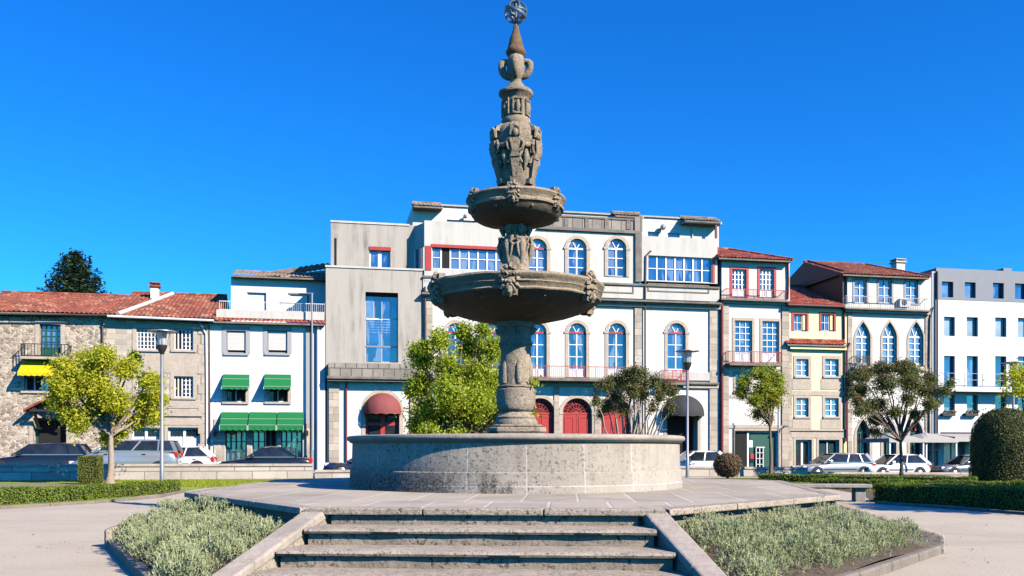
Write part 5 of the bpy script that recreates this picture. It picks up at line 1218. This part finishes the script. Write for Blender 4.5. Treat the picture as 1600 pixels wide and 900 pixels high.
def round_topiary(name, label, loc, prof_, mat, dens, leaf, cat, core=True, stem=None):
    t = thing(name, label, cat, loc); b = MB(); ar = []
    for (r0, z0), (r1, z1) in zip(prof_, prof_[1:]): ar.append(math.pi*(r0+r1)*math.hypot(r1-r0, z1-z0))
    def fn():
        q = random.random()*sum(ar); i = 0
        while q > ar[i]: q -= ar[i]; i += 1
        f = random.random(); (r0, z0), (r1, z1) = prof_[i], prof_[i+1]; r, z = r0+(r1-r0)*f, z0+(z1-z0)*f; a = random.random()*6.283
        n_ = Vector((math.cos(a)*(z1-z0), math.sin(a)*(z1-z0), r0-r1)).normalized(); bulge = 1+.015*math.sin(a*5+z*3)+.012*math.sin(a*9-z*7)
        return Vector((r*math.cos(a)*bulge, r*math.sin(a)*bulge, z)), n_
    shell(b, fn, sum(ar), dens, leaf); b.build('foliage', M[mat], t)
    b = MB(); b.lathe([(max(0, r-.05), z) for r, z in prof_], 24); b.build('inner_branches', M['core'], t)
    if stem: 
        b = MB(); b.tube([(0, 0, 0), (0, 0, stem)], .06, 6); b.build('stem', M['bark'], t)
    return t
p = gp(1577, 758.5); round_topiary('topiary', 'tall dome-topped clipped topiary, dark green, at the right edge', p+Vector((.55, 1.3, 0)), [(1.16, 0), (1.2, .5), (1.2, 1.2), (1.18, 1.75), (1.1, 2.15), (.97, 2.45), (.75, 2.7), (.4, 2.87), (.02, 2.92)], 'topiary', 900, .055, 'topiary')
p = gp(1137, 749); round_topiary('round_bush', 'round clipped reddish bush on the lawn before the narrow house', p, [(.2, .12), (.42, .2), (.58, .45), (.62, .65), (.58, .85), (.42, 1.05), (.2, 1.14), (.02, 1.16)], 'redbush', 900, .06, 'bush', stem=.2)
# fallen leaves on the paths and the terrace edge
b = MB(); rnd = random.Random(21)
for k in range(170):
    if k % 3 == 0: p = flocal((rnd.uniform(-9, -4.9)*1.0, rnd.uniform(-4, 5), 0))
    elif k % 3 == 1: p = flocal((rnd.uniform(4.9, 9), rnd.uniform(-5, 5), 0))
    else: p = flocal((rnd.choice((-1, 1))*rnd.uniform(5.3, 6.4), rnd.uniform(-4.6, -2.2), 0))
    leafquad(b, Vector((p.x, p.y, .012)), .034, Vector((rnd.gauss(0, .25), rnd.gauss(0, .25), 1)))
tag(b.build('fallen_leaves', M['redbush']), None, None, None, 'stuff')
# ---------------------------------------------------------------- grey santolina in the beds
def santolina(A, Bq, Co, D, side, seed):
    rnd = random.Random(seed); b = MB(); cs = []
    for k in range(4000):
        u, v = rnd.uniform(.04, .965), rnd.uniform(.04, .95 if side == 'left' else .88)
        p = Vector((*A, 0)).lerp(Vector((*Bq, 0)), u); q = Vector((*Co, 0)).lerp(Vector((*D, 0)), u); c = p.lerp(q, v); c.z = .36-.27*v; W = rnd.uniform(.12, .25)
        if any((c-d).length < (W+w2)*.66 for d, w2 in cs): continue
        cs.append((c, W))
    for c, W in cs:
        H = .05+W*rnd.uniform(1.1, 1.75); m = int(190*(W/.18)**2)
        for j in range(m):
            a = rnd.random()*6.283; ce = rnd.random()**.8; se = math.sqrt(1-ce*ce); lump = 1+.22*math.sin(a*3+c.x*9)*se
            n_ = Vector((math.cos(a)*se, math.sin(a)*se, ce)); base = c+Vector((n_.x*W*lump, n_.y*W*lump, n_.z*H*.8)); ln = rnd.uniform(.04, .09)
            dr = (n_*.55+Vector((rnd.gauss(0, .25), rnd.gauss(0, .25), .9))).normalized(); tip = base+dr*ln; t = dr.cross(Vector((rnd.gauss(0, 1), rnd.gauss(0, 1), rnd.gauss(0, 1)))); t = t.normalized()*rnd.uniform(.004, .0065)
            b.add([base-t*.6, base+t*.6, base.lerp(tip, .6)+t, base.lerp(tip, .6)-t, tip], [(0, 1, 2, 3), (3, 2, 4)])
            for s_ in range(5):
                f = rnd.uniform(.25, 1); q0 = base.lerp(tip, f); dd = (dr*.6+Vector((rnd.gauss(0, 1), rnd.gauss(0, 1), rnd.gauss(0, .6)))*.6).normalized()*rnd.uniform(.014, .03); w_ = dd.orthogonal().normalized()*.0042
                b.add([q0-w_, q0+w_, q0+dd], [(0, 1, 2)])
    return tag(b.build('santolina', M['santolina'], None, FC, FRZ), None, None, None, 'stuff')
for i, bd in enumerate(BEDS): santolina(*bd, 11+i)
def weed(loc, label, n=40, s_=.16):
    t = tag(None or MB().add([(0,0,0)], []).build('weed', M['midgreen'], None, loc), label, 'weed') if False else None
    b = MB()
    for k in range(n): leafquad(b, Vector((random.gauss(0, s_*.5), random.gauss(0, s_*.5), random.gauss(0, s_*.5))), .09)
    b.tube([(0, .12, -.05), (0, 0, 0)], .008, 5); tag(b.build('weed', M['midgreen'], None, loc), label, 'weed')
pc = lambda x, y, dy: Vector(((x-800)/F*(15+dy), 15+dy, EYE+(HOR-y)/F*(15+dy)))
weed(pc(834, 598, -.1), 'small green weed sprouting high on the right of the fountain column'); weed(pc(833, 645, -.05), 'small green weed growing at the foot of the fountain column', 24, .12)
# ================================================================ street lamps, bench, poles
def lamp(loc, H):
    t = thing('street_lamp', '', 'street lamp', loc, 0, 'garden street lamps'); b = MB()
    b.lathe([(.13, 0), (.13, .05), (.085, .08), (.08, 1.0), (.062, 1.03), (.06, H-.95), (.06, H-.93)], 14); b.build('pole', M['greymetal'], t, smooth=40)
    b = MB(); b.lathe([(.06, H-.95), (.09, H-.9), (.17, H-.72), (.2, H-.62), (.2, H-.58), (.15, H-.57)], 16); b.build('lamp_cup', M['iron'], t, smooth=40)
    b = MB(); b.lathe([(.13, H-.575), (.15, H-.45), (.19, H-.15), (.2, H-.1)], 16, cap=False); g = b.build('lamp_glass', M['lampglass'], t, smooth=40)
    b = MB()
    for k in range(4): a = R(90*k+30); sb_ = MB(); sb_.tube([(math.cos(a)*.18, math.sin(a)*.18, H-.58), (math.cos(a)*.29, math.sin(a)*.29, H-.08)], .012, 5); sb_.build('strut', M['greymetal'], g)
    b = MB(); b.lathe([(.02, H+.02), (.25, H), (.55, H-.04), (.56, H-.07), (.25, H-.09), (.02, H-.08)], 28); b.build('lamp_hood', M['greymetal'], t, smooth=40)
    return t
l = lamp(gp(253, 756), 5.98); l['label'] = 'grey lamp post with flat round hood beside the lime tree'
l = copy_tree(l); l.location = gp(1074, 747.2); l['label'] = 'grey lamp post with flat round hood just right of the fountain basin'
l = copy_tree(l); l.location = Vector((25.9, 46.3, -.1)); l['label'] = 'grey lamp post with flat round hood behind the tall topiary'
def streetpole(x, yt, yo, label, arm=None, r=.06):
    s_, z = px(x, yt, yo); zb_ = zroad(s_)+.1; t = thing('street_pole', label, 'pole', front(s_, yo, zb_), AY); b = MB(); H = z-zb_
    b.tube([(0,0,0),(0,0,1.2),(0,0,1.21),(0,0,H)], [r*1.5, r*1.5, r, r*.8], 10); b.build('pole', M['greymetal'], t)
    if arm:
        b = MB(); b.tube([(arm[0], 0, H-.03), (arm[1], 0, H)], .035, 6); b.box(arm[0]-.1, arm[0]+.5, -.12, .12, H-.1, H-.02); b.build('lamp_arm', M['greymetal'], t)
    return t
streetpole(487.5, 458.5, -.5, 'tall thin grey street lamp pole with a short arm before the white house', (-1.25, .1)); streetpole(1216, 612, -2.2, 'thin grey pole on the pavement before the narrow pink house', None, .05)
# bench of stone slabs
A = gp(1344, 784); t = thing('stone_bench', 'grey stone slab bench beside the fountain terrace and hedge', 'bench', A, R(-4)); b = MB(); b.box(-1.95, .24, -.2, .3, .36, .45); b.build('seat', M['bench'], t, bevel=.015)
for x in (-.02, -1.6): b = MB(); b.box(x-.13, x+.13, -.1, .22, -.02, .357); b.build('leg', M['bench'], t, bevel=.015)
# ---------------------------------------------------------------- cafe canopy and parasol
s0, z0 = px(1366, 684, -3.2); s1 = px(1472, 684, -3.2)[0]; zc = zroad(s0)+.02
t = thing('cafe_parasol', 'wide pale grey cafe canopy with slim posts before the gothic house', 'canopy', front((s0+s1)/2, -3.2, zc), AY); L = (s1-s0)/2; H = z0-zc; b = MB(); n = 16; m = 6
for j in range(m+1):
    for i in range(n+1): u, v = -1+2*i/n, -1+2*j/m; b.v.append((u*L, v*1.5, H+.42*(1-max(abs((u*2.0) % 2-1) if False else abs(abs(u)*2-1), abs(v)))-.05))
for j in range(m):
    for i in range(n): a = j*(n+1)+i; b.f.append((a, a+1, a+n+2, a+n+1))
b.box(-L, L, -1.51, -1.49, H-.3, H-.05); b.box(-L-.01, -L+.01, -1.48, 1.48, H-.3, H-.05); b.box(L-.01, L+.01, -1.48, 1.48, H-.3, H-.05); b.build('canvas', M['parasol'], t)
for x, y in ((-L+.1, -1.4), (L-.1, -1.4), (0, -1.4), (-L+.1, 1.4), (L-.1, 1.4)): b = MB(); b.box(x-.05, x+.05, y-.05, y+.05, 0, H-.05); b.build('post', M['pipe_white'], t)
s0, z0 = px(1472, 683, -1.6); s1 = px(1700, 684, -1.6)[0]; 
t = thing('shop_canopy', 'long flat pale awning along the shop front of the modern block', 'canopy', front((s0+s1)/2, -1.6, zroad(s0)), AY); L = (s1-s0)/2; H = z0-zroad(s0); b = MB(); b.hexa([(-L,-1.2,H-.12),(L,-1.2,H-.12),(L,1.4,H+.15),(-L,1.4,H+.15),(-L,-1.2,H),(L,-1.2,H),(L,1.4,H+.25),(-L,1.4,H+.25)]); b.box(-L, L, -1.23, -1.205, H-.3, H); b.build('canvas', M['parasol'], t)
for k in range(4): b = MB(); x = -L+.2+(2*L-.4)*k/3; b.bar((x, -1.1, H-.1), (x, 1.5, H-1.1), .05); b.build('bracket', M['pipe_white'], t)
def cafe_chair(loc, rz):
    t = thing('cafe_chair', '', 'chair', loc, rz, 'cafe chairs under the canopy')
    b = MB(); b.box(-.22, .22, -.22, .22, .44, .48); b.build('seat', M['greymetal'], t); b = MB(); b.box(-.22, .22, .2, .23, .6, .9); b.tube([(-.2, .21, .45), (-.2, .22, .9)], .015, 5); b.tube([(.2, .21, .45), (.2, .22, .9)], .015, 5); b.build('backrest', M['greymetal'], t)
    for x in (-.19, .19):
        for y in (-.19, .19): b = MB(); b.tube([(x, y, .44), (x*1.1, y*1.1, 0)], .014, 5); b.build('leg', M['greymetal'], t)
    return t
ch = None
for i, (x, rz) in enumerate(((1448, 20), (1462, 150), (1480, 70), (1496, 200), (1508, 10))):
    s_ = px(x, 730, -5.2)[0]; L_ = front(s_, -5.2+.5*(i % 2), zroad(s_)+.005); ch = cafe_chair(L_, R(rz)) if ch is None else copy_tree(ch); ch.location = L_; ch.rotation_euler.z = R(rz); ch['label'] = 'grey metal cafe chair in the cluster between the white hatchback and the topiary'
# ================================================================ parked cars
def make_car(name, label, cat, s_, yo, paint, L=4.3, W=1.75, Hh=1.45, kind='hatch', flip=False):
    """nose towards -x (left in the picture)"""
    t = thing(name, label, cat, front(s_, yo, zroad(s_)+.006), AY+(math.pi if flip else 0), 'cars parked along the street'); w = W/2; belt = {'mpv': .98, 'suv': 1.0}.get(kind, .9)*Hh/1.45
    hood = {'sedan': (.0, 1.3), 'mpv': (0, .95), 'hatch': (0, 1.05), 'estate': (0, 1.2)}[kind][1]
    # lower body: sections along x
    st_ = [(-L/2, .42, .62, .72), (-L/2+.12, .25, .70, .88), (-L/2+.5, .2, .76, .97), (-L/2+hood*.75, .2, belt-.07, 1), (-L/2+hood+.3, .2, belt, 1), (0, .2, belt+.02, 1), (L/2-.9, .2, belt+.03, 1), (L/2-.35, .22, belt+.02, .97), (L/2-.08, .3, belt-.06, .9), (L/2, .45, belt-.22, .8)]
    b = MB(); m = 9
    for x, zl, zt, k in st_:
        q = w*k; P = [(-q*.86, zl), (-q*.97, zl+.12), (-q, zl+(zt-zl)*.5), (-q*.96, zt-.06), (-q*.86, zt), (q*.86, zt), (q*.96, zt-.06), (q, zl+(zt-zl)*.5), (q*.97, zl+.12), (q*.86, zl)]; m = len(P); b.v += [(x, y, z) for y, z in P]
    for i in range(len(st_)-1):
        for j in range(m): a = i*m+j; c = i*m+(j+1) % m; b.f.append((a, c, c+m, a+m))
    b.f.append(tuple(range(m))[::-1]); b.f.append(tuple(range((len(st_)-1)*m, len(st_)*m)))
    body = b.build('body', paint, t, smooth=60); sm = body.modifiers.new('smooth', 'SUBSURF'); sm.levels = sm.render_levels = 1
    xf = -L/2+hood+.05; xr = {'sedan': L/2-.75, 'estate': L/2-.1, 'mpv': L/2-.06, 'hatch': L/2-.12}[kind]; xft = xf+{'mpv': .95, 'sedan': .85}.get(kind, .75); xrt = xr-{'sedan': .8, 'hatch': .55, 'estate': .4, 'mpv': .25}[kind]
    zb_, zt = belt-.02, Hh-.05; wb, wt = w*.86, w*.68
    b = MB(); b.hexa([(xf,-wb,zb_),(xr,-wb,zb_),(xr,wb,zb_),(xf,wb,zb_),(xft,-wt,zt),(xrt,-wt,zt),(xrt,wt,zt),(xft,wt,zt)]); b.build('glasshouse', M['glass_dark'], t, bevel=.03)
    b = MB(); N = 8
    for i in range(N+1):
        f = i/N; x = xft-.06+(xrt-xft+.12)*f; zz = zt+.0+.055*math.sin(math.pi*min(1, max(0, f)))
        b.v += [(x, -wt-.02, zt-.02), (x, -wt*.8, zz), (x, 0, zz+.015), (x, wt*.8, zz), (x, wt+.02, zt-.02)]
    for i in range(N):
        for j in range(4): a = i*5+j; b.f.append((a, a+1, a+6, a+5))
    b.build('roof', paint, t, smooth=50)
    b = MB()
    for sg in (-1, 1):
        o = Vector((0, sg*.012, .0)); Pt = lambda f, q: Vector((xf+(xr-xf)*f, sg*wb, zb_)).lerp(Vector((xft+(xrt-xft)*f, sg*wt, zt)), q)+o
        for f, ww in ((0, .07), (.46, .06), (1, .16 if kind != 'sedan' else .1)): b.bar(Pt(f, 0), Pt(f, 1), ww, .03, up=(0, 1, 0))
        if kind in ('estate', 'mpv'): b.bar(Pt(.78, 0), Pt(.78, 1), .06, .03, up=(0, 1, 0))
        b.bar(Pt(0, 0)+Vector((0,0,.02)), Pt(1, 0)+Vector((0,0,.02)), .05, .03, up=(0, 1, 0))
    b.build('pillar', paint, t)
    for sg in (-1, 1):
        b = MB(); b.box(xf+.25, xf+.42, sg*(w*.93)+(-.0 if sg > 0 else -.16), sg*(w*.93)+(.16 if sg > 0 else 0), belt+.02, belt+.15); b.build('mirror', paint, t, bevel=.03)
        b = MB(); b.box(L/2-.2, L/2-.005, sg*w*.78-.09, sg*w*.78+.09, belt-.26, belt-.02); b.build('taillight', M['taillight'], t, bevel=.02)
        b = MB(); b.box(-L/2+.03, -L/2+.25, sg*w*.66-.14, sg*w*.66+.14, .56, .7); b.build('headlight', M['headlight'], t, bevel=.03)
        for x in (-L/2+.82, L/2-.8):
            b = MB(); y0 = sg*(w-.2); y1 = sg*(w+.005); aw = MB(); aw.tube([(x, sg*(w*.5), .33), (x, sg*(w-.012), .33)], .375, 20); aw.build('wheel_arch', M['plastic'], t, smooth=40); b.tube([(x, y0, .31), (x, y1-sg*.03, .31), (x, y1, .31)], [.31, .31, .28], 20); wl = b.build('wheel', M['tyre'], t, smooth=40)
            b = MB(); b.tube([(x, y1-sg*.01, .31), (x, y1+sg*.012, .31)], [.2, .17], 16); b.build('rim', M['rim'], wl, smooth=40)
        b = MB(); b.bar((xf+.1, sg*(wb+.022), zb_+.05), (xr-.1, sg*(wb+.022), zb_+.05), .03, .02, up=(0, 1, 0)); b.build('chrome_strip', M['chrome'], t); b = MB(); b.box(-L/2+1.2, L/2-1.2, sg*(w*.99)-.012, sg*(w*.99)+.012, .5, .56); b.build('side_moulding', M['plastic'], t)
        b = MB(); 
        for x in (xf+.55, (xf+xr)/2+.35): b.box(x, x+.16, sg*w*.985-.012, sg*w*.985+.012, belt-.14, belt-.11)
        b.build('door_handle', M['plastic'], t)
    b = MB(); b.box(-L/2-.02, -L/2+.06, -w*.62, w*.62, .3, .44); b.build('bumper', M['plastic'], t, bevel=.02)
    b = MB(); b.box(L/2-.03, L/2+.012, -.26, .26, .5, .61); b.build('number_plate', M['frame'], t)
    return t
def carpos(x0, x1, yo): return (px(x0, 700, yo)[0]+px(x1, 700, yo)[0])/2
make_car('parked_car', 'dark navy estate car parked before the rubble stone house', 'car', carpos(-5, 130, -7.8), -7.8, M['car_navy'], 4.5, 1.78, 1.48, 'estate')
make_car('parked_car', 'silver people carrier parked behind the lime tree trunk', 'car', carpos(128, 268, -8.6), -8.6, M['car_silver'], 4.7, 1.85, 1.68, 'mpv')
make_car('parked_car', 'small white car behind the lamp post and silver people carrier', 'car', carpos(240, 314, -5.2), -5.2, M['car_white'], 3.7, 1.65, 1.42, 'hatch')
make_car('parked_car', 'black saloon car parked before the green awnings', 'car', carpos(347, 481, -7.6), -7.6, M['car_black'], 4.5, 1.76, 1.44, 'sedan')
make_car('parked_car', 'dark blue car partly hidden at the left end of the fountain basin', 'car', carpos(514, 630, -8.6), -8.6, M['car_blue'], 4.1, 1.7, 1.2, 'hatch')
make_car('parked_car', 'white hatchback just right of the basin, behind the lamp post', 'car', carpos(1030, 1131, -7.8), -7.8, M['car_white'], 3.9, 1.68, 1.46, 'hatch')
make_car('parked_car', 'silver estate car parked before the yellow house', 'car', carpos(1248, 1352, -7.6), -7.6, M['car_silver'], 4.4, 1.72, 1.42, 'estate')
make_car('parked_car', 'white boxy hatchback parked before the gothic house behind the crape myrtle trunk', 'car', carpos(1346, 1442, -8.0), -8.0, M['car_white'], 3.9, 1.66, 1.40, 'hatch')
make_car('parked_car', 'grey saloon car half hidden behind the topiary', 'car', carpos(1455, 1560, -6.0), -6.0, M['car_grey'], 4.3, 1.72, 1.40, 'sedan')
# ================================================================ light, sky, camera
AZ, EL = R(53), R(33)
sun_dir = Vector((math.sin(AZ)*math.cos(EL), -math.cos(AZ)*math.cos(EL), math.sin(EL)))
ld = bpy.data.lights.new('sun', 'SUN'); ld.energy = 5.0; ld.angle = R(.5); ld.color = (1, .89, .745); lo = bpy.data.objects.new('sun', ld); COL.objects.link(lo); lo.location = (20, -20, 30)
lo.rotation_euler = sun_dir.to_track_quat('Z', 'Y').to_euler()
wd = bpy.data.worlds.new('World'); S.world = wd; wd.use_nodes = True; nt = wd.node_tree; nt.nodes.clear()
sk = nt.nodes.new('ShaderNodeTexSky'); sk.sky_type = 'NISHITA'; sk.sun_disc = False; sk.sun_elevation = EL; sk.sun_rotation = math.atan2(sun_dir.x, sun_dir.y); sk.air_density = 1.0; sk.dust_density = .0; sk.ozone_density = 2.4; sk.altitude = 0
hs = nt.nodes.new('ShaderNodeHueSaturation'); hs.inputs['Saturation'].default_value = 1.38; hs.inputs['Hue'].default_value = .508; hs.inputs['Value'].default_value = 1.12
bg = nt.nodes.new('ShaderNodeBackground'); bg.inputs[1].default_value = .115; wo = nt.nodes.new('ShaderNodeOutputWorld')
gm = nt.nodes.new('ShaderNodeGamma'); gm.inputs[1].default_value = .9; nt.links.new(sk.outputs[0], gm.inputs[0]); nt.links.new(gm.outputs[0], hs.inputs['Color']); tn = nt.nodes.new('ShaderNodeMix'); tn.data_type = 'RGBA'; tn.blend_type = 'MULTIPLY'; tn.inputs[0].default_value = 1; tn.inputs[7].default_value = (.12, .74, 1.2, 1); nt.links.new(hs.outputs[0], tn.inputs[6]); nt.links.new(tn.outputs[2], bg.inputs[0]); nt.links.new(bg.outputs[0], wo.inputs[0])
cd = bpy.data.cameras.new('camera'); cd.sensor_width = 36; cd.lens = 36*F/1600; cd.shift_y = (HOR-450)/1600; cd.clip_end = 3000; cd.clip_start = .1
co = bpy.data.objects.new('camera', cd); COL.objects.link(co); co.location = (0, 0, EYE); co.rotation_euler = (R(90), 0, 0); S.camera = co
S.view_settings.view_transform = 'Standard'; S.view_settings.look = 'None'; S.view_settings.exposure = .74; S.view_settings.gamma = 1; S.view_settings.use_curve_mapping = False
S.render.engine = 'CYCLES'; S.cycles.max_bounces = 6; S.cycles.diffuse_bounces = 0; S.cycles.transmission_bounces = 4
